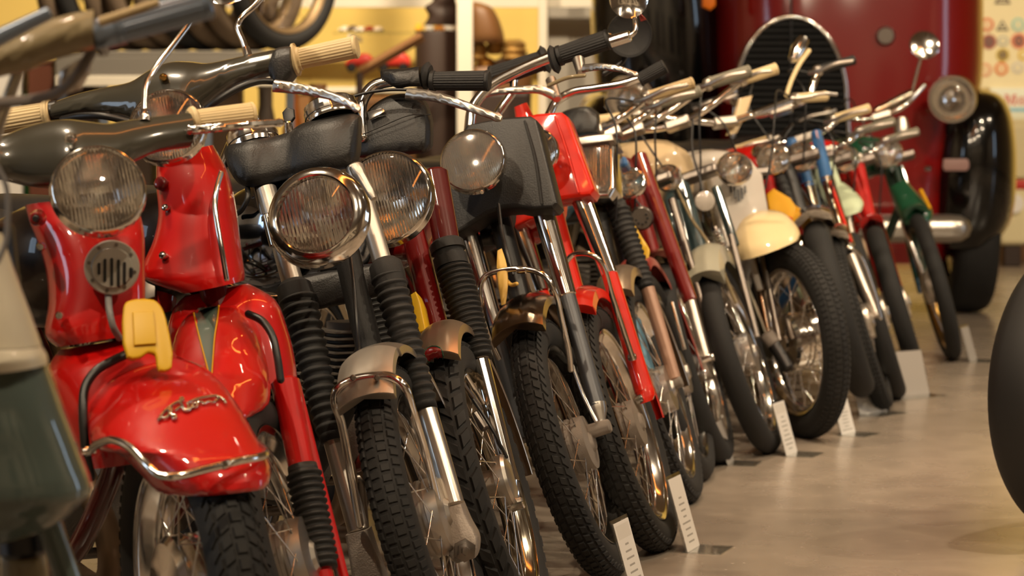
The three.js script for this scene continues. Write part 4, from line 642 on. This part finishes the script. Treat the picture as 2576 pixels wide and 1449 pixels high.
// ------------------------------------------------------------------ things around the mopeds
// the blurred scooter at the left edge
{
  const root = thing('scooter', 'out of focus scooter at the left edge with cream and grey green leg shield', 'scooter', ground(-120, 2330).setY(0), 0);
  const o = at(60, 800, 3.5), F = new Frame(root, o.clone().sub(root.position), new THREE.Quaternion().setFromAxisAngle(V(0, 1, 0), .1));
  F.loft('handlebar_casing', [[-90, 140, -90, 225, .1, .03], [0, 106, 0, 194, .1, .035], [65, 72, 65, 180, .1, .04], [136, 46, 136, 152, .1, .04], [200, 30, 200, 134, .1, .038], [236, 24, 238, 124, .1, .034]], M.oliveLight, { exp: .9 });
  F.rod('grip_sleeve', [232, 92, .1], [300, 74, .1], 42, 40, M.blueGrey); F.grip([290, 74, .1], [532, 6, .1], 40, M.blueGrey); F.rod('clutch_lever', [250, 56, .15], [400, 6, .15], 13, 11, M.gripBeige);
  F.rod('brake_lever', [-60, 122, .17], [128, 30, .17], 24, 17, M.blueGrey); F.rod('lever_pivot', [258, 120, .12], [262, 140, .12], 16, 14, M.cast);
  F.tube('control_cable', [[230, 130, .08], [200, 180, .08], [150, 230, .07], [80, 250, .06], [-20, 260, .05]], 14, M.cast); F.loft('control_clamp', [[150, 180, 225, 135, .06, .02], [145, 215, 230, 170, .06, .02], [170, 235, 205, 225, .06, .015]], M.alu, { exp: .6 });
  F.tube('stem', [[46, 180, .02], [20, 250, .02], [-10, 340, .02], [-30, 600, 0]], 16, M.chromeWorn); F.tube('outer_cable', [[-6, 420, .16], [16, 470, .16], [20, 540, .16], [14, 610, .16], [-6, 660, .16]], 7, M.grey);
  F.loft('upper_shield', [[-260, 560, 6, 588, .06, .05], [-250, 680, 40, 690, .06, .06], [-240, 780, 78, 790, .06, .07], [-235, 860, 104, 866, .06, .075]], M.apron, { exp: .8, per: 6 }); F.loft('shield_lip', [[-235, 862, 103, 868, .06, .085], [-233, 900, 117, 890, .06, .09], [-232, 945, 122, 912, .06, .085]], M.apron, { exp: .8 });
  F.loft('lower_shield', [[-230, 940, 120, 912, .05, .08], [-220, 1040, 160, 1022, .05, .09], [-210, 1140, 200, 1130, .05, .09], [-200, 1240, 232, 1225, .05, .09], [-190, 1300, 205, 1262, .05, .08], [-170, 1345, 140, 1318, .05, .07], [-140, 1372, 60, 1348, .05, .05]], M.shieldGreen, { exp: .8, per: 6 });
  F.rod('fork_leg', [120, 1310, .02], [290, 1800, .02], 34, 30, M.shieldGreen); F.rod('fork_leg', [-120, 1310, .02], [40, 1800, .02], 34, 30, M.shieldGreen);
  F.part('steering_column', rodGeo(F.P([-30, 560, -.02]), F.P([60, 1400, -.02]), .03), M.black); F.loft('inner_panel', [[0, 1360, 110, 1350, -.05, .02], [0, 1430, 120, 1420, -.05, .03], [10, 1520, 130, 1500, -.05, .03]], M.oliveLight, { exp: .6 });
  const w = new THREE.Group(); w.name = 'front_wheel'; const c = at(165, 1835, 3.5).sub(root.position); c.y = .215; w.position.copy(c); w.rotation.y = .3; root.add(w); makeWheel(w, { R: .215, hw: .042, drum: .07, spokes: 24 });
  const bx = (n, g, m) => mesh(n, g, m, root), b0 = c.clone();
  bx('floor_board', box(.34, .05, .5, b0.x - .22, .24, b0.z - .5, .02), M.shieldGreen); bx('seat', box(.26, .1, .5, b0.x - .52, .74, b0.z - .95, .045), M.seat); bx('rear_body', box(.34, .4, .6, b0.x - .52, .48, b0.z - .98, .12), M.apron);
  const w2 = w.clone(); w2.name = 'rear_wheel'; w2.position.set(b0.x - .52, .215, b0.z - 1.15); root.add(w2);
}
// price and text signs in clear stands in front of the wheels
const signTex = k => canvasTex(128, 256, (g, w, h) => {
  g.fillStyle = '#c4c0ba'; g.fillRect(0, 0, w, h); g.fillStyle = '#8a8680'; let s = 11 + k * 7;
  const R = () => (s = (s * 16807) % 2147483647) / 2147483647;
  if (k % 3 === 1) { g.fillStyle = '#b9b4ac'; g.fillRect(10, 10, 108, 44); g.fillStyle = '#8a8680'; }
  for (let y = 70; y < 236; y += 22) { const l = 30 + R() * 60; g.fillRect(64 - l / 2, y, l, 6); }
});
function sign(label, cx, cy, w, h, turn, k, blank) {                   // cx, cy: where the foot of the sheet stands
  const p = ground(cx, cy), g = thing('sign_stand', label, 'sign', p, turn * RAD, 'text signs in clear stands on the floor'), t = -16 * RAD;
  const plate = (n, ww, hh, th, z, m) => { const q = mesh(n, box(ww, hh, th, 0, hh / 2, z), m, g); q.rotation.x = t; return q; };
  plate('clear_sheet', w + .012, h + .008, .003, 0, M.pane);
  const pm = new THREE.MeshStandardMaterial({ map: signTex(k), roughness: .8 }); plate('paper', w, h, .0012, .003, blank ? M.paperGrey : pm);
  mesh('clear_foot', box(w + .012, .003, .09, 0, .0015, .035), M.pane, g);
}
sign('clear standing sign with white printed sheet in front of the orange red moped', 1742, 1382, .105, .165, 72, 0);
sign('clear standing sign with printed sheet cut by the bottom edge of the view', 1612, 1512, .105, .165, 72, 1);
sign('bright white printed sign at the wheel of the silver grey fendered moped', 1990, 1143, .105, .15, 68, 1);
sign('small pale sign just right of the wide whitewall tyre', 2133, 1092, .1, .12, 60, 2);
sign('white sign facing the aisle right of the wide smooth tyre', 2196, 1040, .148, .105, 48, 0);
sign('greyish landscape sign near the far end of the row', 2286, 996, .19, .15, 38, 3, true);
sign('grey sign standing at the wheel of the farthest moped', 2447, 908, .1, .13, 66, 2, true);
sign('empty looking clear stand right of the dark red forked moped', 1836, 1166, .1, .12, 76, 2, true);
// the large tyre at the right edge
{
  const p = ground(2738, 1352), g = thing('vehicle_wheel', 'large black tyre cut by the right edge, close to the camera', 'wheel', p, -42 * RAD);
  const R = .342, hw = .085, pr = []; for (let i = 0; i <= 24; i++) { const a = -Math.PI * .8 + i / 24 * Math.PI * 1.6; pr.push(new THREE.Vector2(R - .09 + spow(Math.cos(a), .8) * .09, spow(Math.sin(a), .7) * hw)); }
  pr.push(new THREE.Vector2(R - .16, .03), new THREE.Vector2(R - .16, -.03), pr[0].clone());
  mesh('tyre', new THREE.LatheGeometry(pr, 72).rotateZ(Math.PI / 2).translate(0, R, 0), M.tyreSmooth, g);
  mesh('rim', sharp(turned(V(-.05, R, 0), V(.05, R, 0), [[0, 0], [0, .06], [.2, .08], [.25, .15], [0, .18], [0, .19], [1, .19], [1, .18], [.75, .15], [.8, .08], [1, .06], [1, 0]], 48), .5), M.creamPaint, g);
  mesh('hub_cap', new THREE.SphereGeometry(.06, 20, 10, 0, Math.PI * 2, 0, Math.PI / 2).rotateZ(Math.PI / 2).translate(-.04, R, 0), M.chrome, g);
  mesh('axle_stand', join([box(.3, .03, .3, .2, .015, 0, .008), new THREE.CylinderGeometry(.03, .05, R - .03, 16).translate(.2, (R - .03) / 2 + .03, 0), rodGeo(V(.03, R, 0), V(.24, R, 0), .025)]), M.black, g);
}
// ------------------------------------------------------------------ the red lorry and the back of the hall
{
  const Z = 13, p0 = at(1990, 500, Z), root = thing('lorry', 'old red lorry with arched black grille, black fenders and chrome headlamp', 'lorry', V(p0.x, 0, p0.z - .6), 0);
  const F = new Frame(root, V(0, p0.y, .6), new THREE.Quaternion().setFromAxisAngle(V(0, 1, 0), 0));
  F.loft('bonnet', [[1770, -330, 2440, -330, -.75, .5], [1762, -200, 2448, -200, -.75, .7], [1764, -80, 2450, -80, -.75, .72], [1768, 60, 2450, 60, -.75, .74], [1772, 200, 2446, 200, -.75, .75], [1782, 350, 2420, 350, -.75, .75], [1800, 500, 2390, 500, -.75, .75], [1820, 640, 2360, 640, -.75, .72]], M.redTruck, { exp: .55, back: .1, n: 40 });
  const arch = (k, top, bot) => { const l = []; for (let i = 0; i <= 24; i++) { const a = Math.PI * (1 - i / 24); l.push([1990 + Math.cos(a) * 140 * k, 250 - Math.sin(a) * 208 * k * top]); } l.push([1990 + 148 * k, 420], [1990 + 138 * k, bot], [1990 - 138 * k, bot], [1990 - 148 * k, 420]); return l; };
  F.sheet('grille_back', arch(1, 1, 600), .02, .06, M.blackDull, .005);
  const al = arch(1, 1, 600); F.tube('grille_surround', [...al.slice(0, 27)].reverse().concat([al[28], al[0]]).slice(2), 6.5, M.chrome);
  F.part('grille_surround', tubeGeo([al[28], ...al.slice(0, 27)].map(([x, y]) => F.q(x, y, .03)), F.mm(6.5, F.q(1990, 300, 0)), 120), M.chrome);
  for (let i = 0; i < 34; i++) { const y = 62 + i * 16, hw = y < 250 ? 140 * Math.sqrt(Math.max(0, 1 - Math.pow((250 - y) / 208, 2))) : 145; if (hw > 20) F.rod('grille_louvre', [1990 - hw + 5, y, .035], [1990 + hw - 5, y, .035], 4, 4, M.blackDull); }
  F.rod('grille_bar', [1990, 45, .04], [1990, 600, .04], 3, 3, M.black); F.rod('bonnet_seam', [1990, -60, .012], [1990, 42, .03], 3, 3, M.black);
  F.lathe('round_badge', [2228, 90, -.02], [2228, 90, .02], [[0, 0], [0, 24], [.6, 24], [1, 20], [1, 0]], M.steel, undefined, 24); F.sheet('side_lamp', [[1772, -20], [1795, -20], [1795, 12], [1786, 20], [1772, 14]], .05, .05, M.amber, .01);
  const fender = (f, n) => F.loft('fender', [[f(2405), 226, f(2462), 224, -.5, .3], [f(2350), 244, f(2505), 240, -.5, .42], [f(2318), 290, f(2528), 282, -.5, .5], [f(2300), 360, f(2540), 355, -.5, .53], [f(2290), 440, f(2542), 440, -.5, .53], [f(2284), 520, f(2538), 515, -.5, .5], [f(2290), 575, f(2520), 570, -.5, .46], [f(2330), 615, f(2480), 610, -.5, .4]], M.blackGloss, { exp: .8, back: .3, n: 36, per: 5 });
  const id = x => x, mir = x => 3980 - x; fender(id); fender(mir);
  for (const f of [id, mir]) {
    F.lathe('headlamp', [f(2395), 250, .02], [f(2395), 250, .16], [[0, 0], [.1, 20], [.4, 46], [.8, 60], [.9, 62], [1, 58], [1, 53]], M.chrome, undefined, 40); F.lathe('headlamp_lens', [f(2395), 250, .13], [f(2395), 250, .18], [[0, 54], [.4, 50], [.8, 26], [1, 0]], M.glass, undefined, 40);
    F.lathe('headlamp_reflector', [f(2395), 250, .07], [f(2395), 250, .14], [[0, 0], [.2, 24], [.6, 42], [1, 54]], M.reflector, undefined, 40); F.rod('lamp_arm', [f(2395), 300, -.05], [f(2395), 420, -.1], 14, 18, M.black); F.rod('lamp_bracket', [f(2290), 290, -.12], [f(2390), 262, .06], 10, 12, M.chromeWorn);
    const c = F.q(f(2432), 640, -.5), g = new THREE.Group(); g.name = 'front_wheel'; const R = .4; g.position.set(c.x, R, .1); root.add(g);
    const pr = []; for (let i = 0; i <= 20; i++) { const a = -Math.PI * .8 + i / 20 * Math.PI * 1.6; pr.push(new THREE.Vector2(R - .09 + spow(Math.cos(a), .6) * .09, spow(Math.sin(a), .6) * .1)); } pr.push(pr[0].clone());
    mesh('tyre', new THREE.LatheGeometry(pr, 48).rotateZ(Math.PI / 2), M.tyre, g); mesh('rim', hubGeo(.24, .09), M.redDark, g);
  }
  F.lathe('bumper', [1540, 575, .22], [2444, 575, .22], [[0, 0], [.008, 20], [.03, 33], [.06, 36], [.94, 36], [.97, 33], [.992, 20], [1, 0]], M.bumper, undefined, 32); F.loft('spare_wheel_cover', [[1600, -190, 1690, -190, -.4, .1], [1530, -150, 1740, -150, -.4, .2], [1496, -80, 1786, -80, -.4, .24], [1486, 20, 1806, 20, -.4, .25], [1490, 120, 1812, 120, -.4, .25], [1500, 220, 1816, 220, -.4, .24], [1510, 330, 1820, 330, -.4, .22], [1530, 420, 1820, 420, -.4, .2]], M.blackGloss, { exp: .8, back: .6 });
  F.sheet('fender_plate', [[2376, 402], [2432, 402], [2436, 408], [2436, 422], [2430, 428], [2378, 428], [2374, 420]], .06, .01, M.plateWorn, .004); F.rod('marker_lamp', [2326, 424, .04], [2342, 424, .05], 7, 7, M.chrome);
  const cab = (n, g, m) => mesh(n, g, m, root); cab('cab', box(1.5, 1.2, 1.3, 0, 1.5, -1.5, .12), M.redTruck); cab('windscreen', box(1.3, .5, .02, 0, 1.85, -.845, .008), M.black); cab('chassis', box(.8, .15, 2.2, 0, .5, -.9, .02), M.black);
  for (const s of [-1, 1]) cab('running_board', box(.25, .05, 1.2, s * .8, .42, -1.3, .02), M.black);
}
// yellow wall side: posts, shelves and what stands on them
const wallPanel = (name, l, n) => { const m = struct(name, l[0], l[1]); return m; };
{
  const zb = HZ0;
  const place = (x, y, Z) => at(x, y, Z);
  // white posts and a pale panel
  for (const [x, w, Z, m, n] of [[1170, 40, 15.2, M.sheetWhite, 1], [1366, 22, 16.8, M.sheetWhite, 2], [2452, 22, 16.4, M.postGreen, 3]]) { const p = place(x, 300, Z), k = Z / FOCAL; struct(`trim_${n}`, box(w * k, HH, .08, p.x, HH / 2, p.z, .006), m); }
  const pp = place(1440, 300, 17.2); struct('trim_4', box(.36, HH, .06, pp.x, HH / 2, pp.z), M.greyPanel);
  const rb = place(1100, 5, 16.9); struct('trim_5', box(3.4, .06, .08, rb.x, rb.y, rb.z), M.sheetWhite);
  // glass shelf with small things
  const sh = place(1000, 80, 15.9), k = 15.9 / FOCAL, g = thing('wall_shelf', 'thin glass shelf on the yellow wall lined with small things', 'shelf', V(sh.x, sh.y - .008, sh.z));
  mesh('shelf_board', box(320 * k, .014, .24, 0, 0, 0), M.pane, g); for (const s of [-1, 1]) mesh('shelf_bracket', box(.015, .03, 1.2, s * 120 * k, -.02, -.55), M.sheetWhite, g);
  const cols = [0xc9bfae, 0x5a4a3a, 0xd8d0c0, 0x8a3324, 0xb8a890, 0xe0a020, 0xe8e4d8, 0xc8863a, 0xd8d2c6, 0x70604c];
  const where = ['at the left end', 'second from the left end', 'left of the middle', 'near the shelf middle', 'right of the middle', 'bright amber near the post', 'white beside the amber one', 'tan near the post', 'pale nearest the post', 'brown nearest the post'];
  cols.forEach((c, i) => { const x = [868, 888, 906, 930, 952, 1054, 1080, 1104, 1124, 1142][i], p = place(x, 74, 15.9), h = [.03, .035, .026, .03, .028, .045, .045, .04, .04, .035][i]; const t = thing('toy_car', `tiny model car on the glass shelf, ${where[i]}`, 'model car', V(p.x, sh.y, p.z), .3 * i, 'model cars on the glass shelf'); const m = std(c, .4); mesh('car_body', box(.07, h * .5, .035, 0, h * .4, 0, .006), m, t); mesh('car_roof', box(.036, h * .4, .03, 0, h * .8, 0, .006), m, t); for (const a of [-1, 1]) for (const b of [-1, 1]) mesh('wheel', new THREE.CylinderGeometry(.007, .007, .006, 10).rotateX(Math.PI / 2).translate(a * .02, .007, b * .016), M.black, t); });
  // dark stand, stove like machine, wooden beam
  const Fd = (name, label, cat, x, Z) => { const p = place(x, 700, Z); p.y = 0; const r = thing(name, label, cat, p); return new Frame(r, V(0, 1, 0), new THREE.Quaternion()); };
  let F = Fd('exhibit_stand', 'dark brown cylindrical stand carrying a jagged dark figure', 'stand', 1100, 15.6);
  F.part('drum', sharp(turned(F.q(1100, 560, 0), F.q(1100, 78, 0), [[0, 0], [0, .11], [.01, .115], [.98, .115], [1, .11], [1, 0]], 32), .5), M.brownDark); F.part('foot', new THREE.CylinderGeometry(.16, .18, .06, 32).translate(F.q(1100, 560).x, -.97, 0), M.brownDark);
  F.part('post', rodGeo(V(F.q(1100, 560).x, -.95, 0), F.q(1100, 555, 0), .05), M.brownDark);
  F.loft('carved_figure', [[1064, 64, 1150, 64, 0, .06], [1078, 40, 1150, 40, 0, .07], [1068, 18, 1152, 18, 0, .06], [1090, 0, 1146, 0, 0, .07], [1078, -30, 1150, -30, 0, .06], [1090, -80, 1140, -80, 0, .05]], M.brownDark, { exp: .8, per: 3 });
  F = Fd('vintage_engine', 'old engine with brown round casing and golden brass parts beside the white post', 'engine', 1250, 15.8);
  F.loft('round_casing', [[1180, 5, 1200, 5, 0, .06], [1180, 18, 1236, 18, 0, .12], [1180, 50, 1256, 50, 0, .14], [1180, 90, 1268, 90, 0, .14], [1182, 108, 1268, 108, 0, .12]], M.brownTin, { exp: .8 });
  for (const [x, y, r, m] of [[1200, 130, 30, M.brassDull], [1244, 120, 22, M.brassDull], [1222, 165, 26, M.brass], [1292, 128, 36, M.brassDull], [1316, 160, 30, M.steel], [1266, 170, 28, M.brownDark]]) F.lathe('engine_part', [x, y + r * .8, 0], [x, y - r * .8, 0], [[0, 0], [0, r * .6], [.2, r], [.35, r * .8], [.5, r], [.65, r * .8], [.8, r * .9], [1, r * .5], [1, 0]], m);
  F.part('engine_stand', box(.36, .95, .3, F.q(1250, 300).x, -.48, 0, .03), M.brownDark); F.loft('engine_base', [[1180, 170, 1335, 165, 0, .12], [1180, 200, 1340, 200, 0, .14], [1185, 330, 1330, 330, 0, .13]], M.brownTin, { exp: .5 });
  F = Fd('wooden_beam', 'slanting brown wooden beam leaning against the dark stand', 'beam', 1000, 15.2); F.part('beam_bar', (() => { const a = F.q(905, 182, 0), b = F.q(1062, 92, -.05); return rodGeo(a, b, .027, .027, 4); })(), M.brownTin); F.part('beam_prop', rodGeo(V(F.q(905, 182).x, -1, 0), F.q(905, 182, 0), .02), M.brownDark);
  for (const [x, y, w, h, c, lab] of [[905, 152, 70, 36, M.redSoft, 'left'], [990, 150, 84, 40, M.redSoft, 'right']]) { F = Fd('toy_tractor', `blurred red toy vehicle under the slanting beam, ${lab} one of the two`, 'toy', x, 15.4); F.loft('toy_body', [[x - w / 2, y + h / 2, x - w / 2, y + 4, 0, .04], [x - w / 4, y + h / 2, x - w / 4, y - h * .3, 0, .05], [x + w / 4, y + h / 2, x + w / 4, y - h / 2, 0, .05], [x + w / 2, y + h / 2, x + w / 2, y - 4, 0, .04]], c, { exp: .7 }); for (const s of [-1, 1]) F.rod('toy_wheel', [x + s * w * .3, y + h / 2, .05], [x + s * w * .3, y + h / 2, .07], 12, 12, M.black); F.part('toy_stand', box(.18, 1.03 - .05 - .06, .2, F.q(x, 200).x, -.51, 0, .01), M.brownTin); }
  F = Fd('low_cabinet', 'brown cabinet with pale top crowded with small parts under the shelf', 'cabinet', 1000, 16.3); F.part('cabinet_body', box(1.1, .98, .4, F.q(1010, 300).x, -.51, 0, .01), M.woodWarm); F.part('cabinet_top', box(1.14, .03, .44, F.q(1010, 300).x, 0, 0, .006), M.sheetWhite);
}
// the rack of wheels
{
  const Z = 14.6, base = at(480, 124, Z), k = Z / FOCAL;
  const r = thing('wheel_rack', 'grey steel rack with pale beam carrying a row of old motorcycle wheels', 'rack', V(base.x, 0, base.z));
  const add = (n, g, m) => mesh(n, g, m, r), top = base.y - .01;
  add('rack_board', box(1.15, .03, .5, -.05, top - .015, 0, .004), M.rackGrey); add('rack_face', box(1.15, .09, .03, -.05, top - .075, .24, .003), M.rackGrey); add('rack_beam', box(1.15, .05, .05, -.05, top - .145, .24, .004), M.sheetWhite); add('lower_board', box(1.15, .03, .5, -.05, .4, 0, .004), M.rackGrey);
  for (const x of [-.6, -.4, .1, .5]) add('rack_post', box(.04, top, .04, x, top / 2, .2, .004), M.blueGrey);
  const xs = [215, 275, 335, 395, 455, 515, 575, 635, 712];
  let proto = null;
  xs.forEach((x, i) => {
    const R = [.31, .32, .3, .33, .31, .33, .33, .34, .37][i], p = at(x, 124, Z), lab = ['leftmost on the rack, mostly hidden', 'second from the left end of the rack', 'third from the left end of the rack', 'fourth from the left, before the mirror stem', 'middle one with thick black tyre', 'with black tyre, behind the left mirror stem', 'third from the right end of the rack', 'second from the right end of the rack', 'rightmost on the rack with dark smooth tyre'][i];
    const w = thing('motorcycle_wheel', `old spoked motorcycle wheel, ${lab}`, 'wheel', V(p.x, top, base.z + .02 * (i % 2)), (-38 - (i * 7) % 9) * RAD, 'old wheels in a row on the rack');
    const g = new THREE.Group(); g.name = 'wheel_parts'; g.position.y = R; w.add(g);
    makeWheel(g, { R, hw: .046, spokes: 20, tyre: i === 5 || i === 8 || i === 1 ? M.tyre : M.tyreBrown, rim: M.rimDull, hub: M.brassDull, single: false });
    while (g.children.length) { const c = g.children[0]; w.add(c); c.position.y += R; } w.remove(g);
  });
  // boxes and crates in the dark under the rack
  const items = [[30, 215, 60, 120, 0xd8d4cc, 'white carton under the rack at the far left'], [70, 270, 44, 60, 0x1f7a3a, 'green carton under the rack at the far left'], [110, 210, 60, 110, 0x5a2c14, 'brown crate left of the blue grey rack post'], [200, 240, 90, 90, 0x3a2a22, 'dark brown crate behind the grey handlebar'], [340, 215, 80, 90, 0x4a3a2c, 'brown crate under the pale rack beam'], [440, 220, 70, 80, 0x5c4a34, 'tan crate under the pale rack beam'], [560, 225, 90, 80, 0x55402a, 'light brown crate below the right end of the rack']];
  for (const [x, y, w, h, c, lab] of items) { const p = at(x, y + h / 2, Z), b = thing('crate', lab, 'crate', V(p.x, .415, base.z - .02 - .05 * (w % 3))); const H = p.y + h * k - .415; mesh('crate_body', box(w * k, H, .3, 0, H / 2, 0, .006), std(c, .7), b); mesh('crate_rim', box(w * k + .01, .02, .31, 0, H, 0, .004), std(c, .6), b); }
  // copper milk can and jars by the rack
  for (const [x, y, r0, m, lab] of [[735, 230, 26, M.copper, 'copper coloured tall can behind the cream grip'], [800, 240, 34, M.brownTin, 'brown tin can right of the copper can'], [668, 235, 30, M.cast, 'grey metal can left of the copper can']]) { const p = at(x, y, 14.9), q = thing('metal_can', lab, 'can', V(p.x, 0, p.z)); const rr = r0 * 14.9 / FOCAL; mesh('can_body', new THREE.LatheGeometry([[0, 0], [rr, 0], [rr, .8], [rr * .6, .92], [rr * .6, 1], [rr * .7, 1.02], [rr * .5, 1.02], [0, 1.0]].map(a => new THREE.Vector2(...a)), 28), m, q); mesh('can_lid', new THREE.CylinderGeometry(rr * .66, rr * .66, .025, 24).translate(0, 1.02, 0), m, q); }
}
// the right side of the back wall
{
  const Z = 17.3, k = Z / FOCAL, p = at(2540, 110, Z);
  const b = thing('badge_board', 'cream board covered with round club badges', 'board', V(p.x, p.y, p.z));
  mesh('board_panel', box(.52, .56, .02, 0, .02, 0, .004), M.boardCream, b);
  const bad = [[2482, 62, 17, 0xc2603a, 0], [2520, 68, 18, 0x4c4a44, 1], [2560, 62, 17, 0x8fb8a8, 0], [2455, 95, 13, 0xb8523e, 0], [2487, 105, 19, 0x9a5a4a, 2], [2522, 103, 14, 0xa8a898, 0], [2562, 103, 20, 0xc87858, 2], [2522, 138, 17, 0xb8a048, 2], [2462, 135, 12, 0x7a7458, 1], [2478, 176, 17, 0xc88a68, 0], [2519, 173, 17, 0xc86a2c, 0], [2560, 170, 15, 0xb8b4a8, 0], [2574, 138, 14, 0xc8a838, 0], [2520, -2, 24, 0x4a3c36, 1], [2600, 62, 17, 0x4a6a8a, 0], [2600, 104, 17, 0xb04030, 2], [2600, 170, 17, 0x5a8a5a, 0]];
  bad.forEach(([x, y, r, c, t]) => {
    const q = at(x, y, Z).sub(b.position), R = r * k, n = t === 1 ? 3 : 28, g = new THREE.Group(); g.name = 'badge'; g.position.set(q.x, q.y, .012); b.add(g);
    mesh('badge_disc', new THREE.CylinderGeometry(R, R, .004, n).rotateX(Math.PI / 2).rotateZ(t === 1 ? Math.PI : 0), std(c, .5), g); mesh('badge_centre', new THREE.CylinderGeometry(R * .62, R * .62, .006, n).rotateX(Math.PI / 2).rotateZ(t === 1 ? Math.PI : 0), t === 2 ? std(0x5a4a44, .5) : M.boardCream, g); mesh('badge_mark', box(R * .7, R * .22, .003, 0, 0, .003), std(c, .5), g);
  });
  const s = at(2560, 260, Z), sg = thing('wall_sign', 'pale sign with red script lettering over a light blue stripe', 'sign', s);
  const st = canvasTex(512, 256, (g, w, h) => { g.fillStyle = '#d9dcc8'; g.fillRect(0, 0, w, h); g.fillStyle = '#b8322a'; g.font = 'bold 118px serif'; g.fillText('Mobil', 110, 140); g.fillStyle = '#6fb0c8'; g.fillRect(60, 168, 452, 26); });
  mesh('sign_panel', box(.36, .18, .02, .02, 0, 0), new THREE.MeshStandardMaterial({ map: st, roughness: .6 }), sg);
  const cw = at(2560, 420, Z), cb = thing('wall_cabinet', 'tall cream cabinet below the badge board', 'cabinet', V(cw.x, 0, cw.z - .1));
  mesh('cabinet_body', box(.56, .4, .3, .04, .63, -.02, .01), M.boardCream, cb); mesh('cabinet_base', box(.5, .42, .28, .04, .21, -.02, .01), M.brownTin, cb); mesh('cabinet_door', box(.5, .3, .02, .04, .64, .14, .006), M.boardCream, cb); mesh('dark_rail', box(.56, .025, .02, .04, .44, .15, .004), M.brownDark, cb);
  const bb = at(2545, 510, 16.9), f = thing('standing_pump', 'small standing machine with red top and pale round dial', 'machine', V(bb.x, 0, bb.z));
  mesh('machine_body', box(.16, .36, .14, 0, bb.y - .06, 0, .03), M.boardCream, f); mesh('machine_top', box(.17, .06, .15, 0, bb.y + .1, 0, .02), M.redSoft, f); mesh('dial', new THREE.CylinderGeometry(.055, .055, .02, 28).rotateX(Math.PI / 2).translate(0, bb.y, .075), M.paper, f); mesh('machine_leg', box(.1, bb.y - .22, .1, 0, (bb.y - .22) / 2, 0, .01), M.brownDark, f);
  const pl = at(2540, 620, 17), po = thing('potted_plant', 'dark leafy plant at the foot of the back wall', 'plant', V(pl.x + .16, 0, pl.z + .1)); const lv = [];
  mesh('pot', new THREE.CylinderGeometry(.08, .06, .1, 20).translate(0, .05, 0), M.brownTin, po);
  for (let i = 0; i < 60; i++) { const a = rnd() * 6.28, h = .1 + rnd() * .18, g = new THREE.SphereGeometry(.03, 6, 4).scale(1, .25, .5).rotateZ(.4 + rnd()).rotateY(a).translate(Math.cos(a) * .07 * (.4 + rnd()), h, Math.sin(a) * .07 * (.4 + rnd())); lv.push(g); }
  mesh('foliage', join(lv), std(0x2c3420, .7), po).userData.kind = 'stuff';
  const red = at(2540, 652, 17.45); struct('baseboard_back', box(6, .06, .05, red.x - 1.5, .03, HZ0 + .03), M.redSoft);
}
renderer.render(scene, camera);
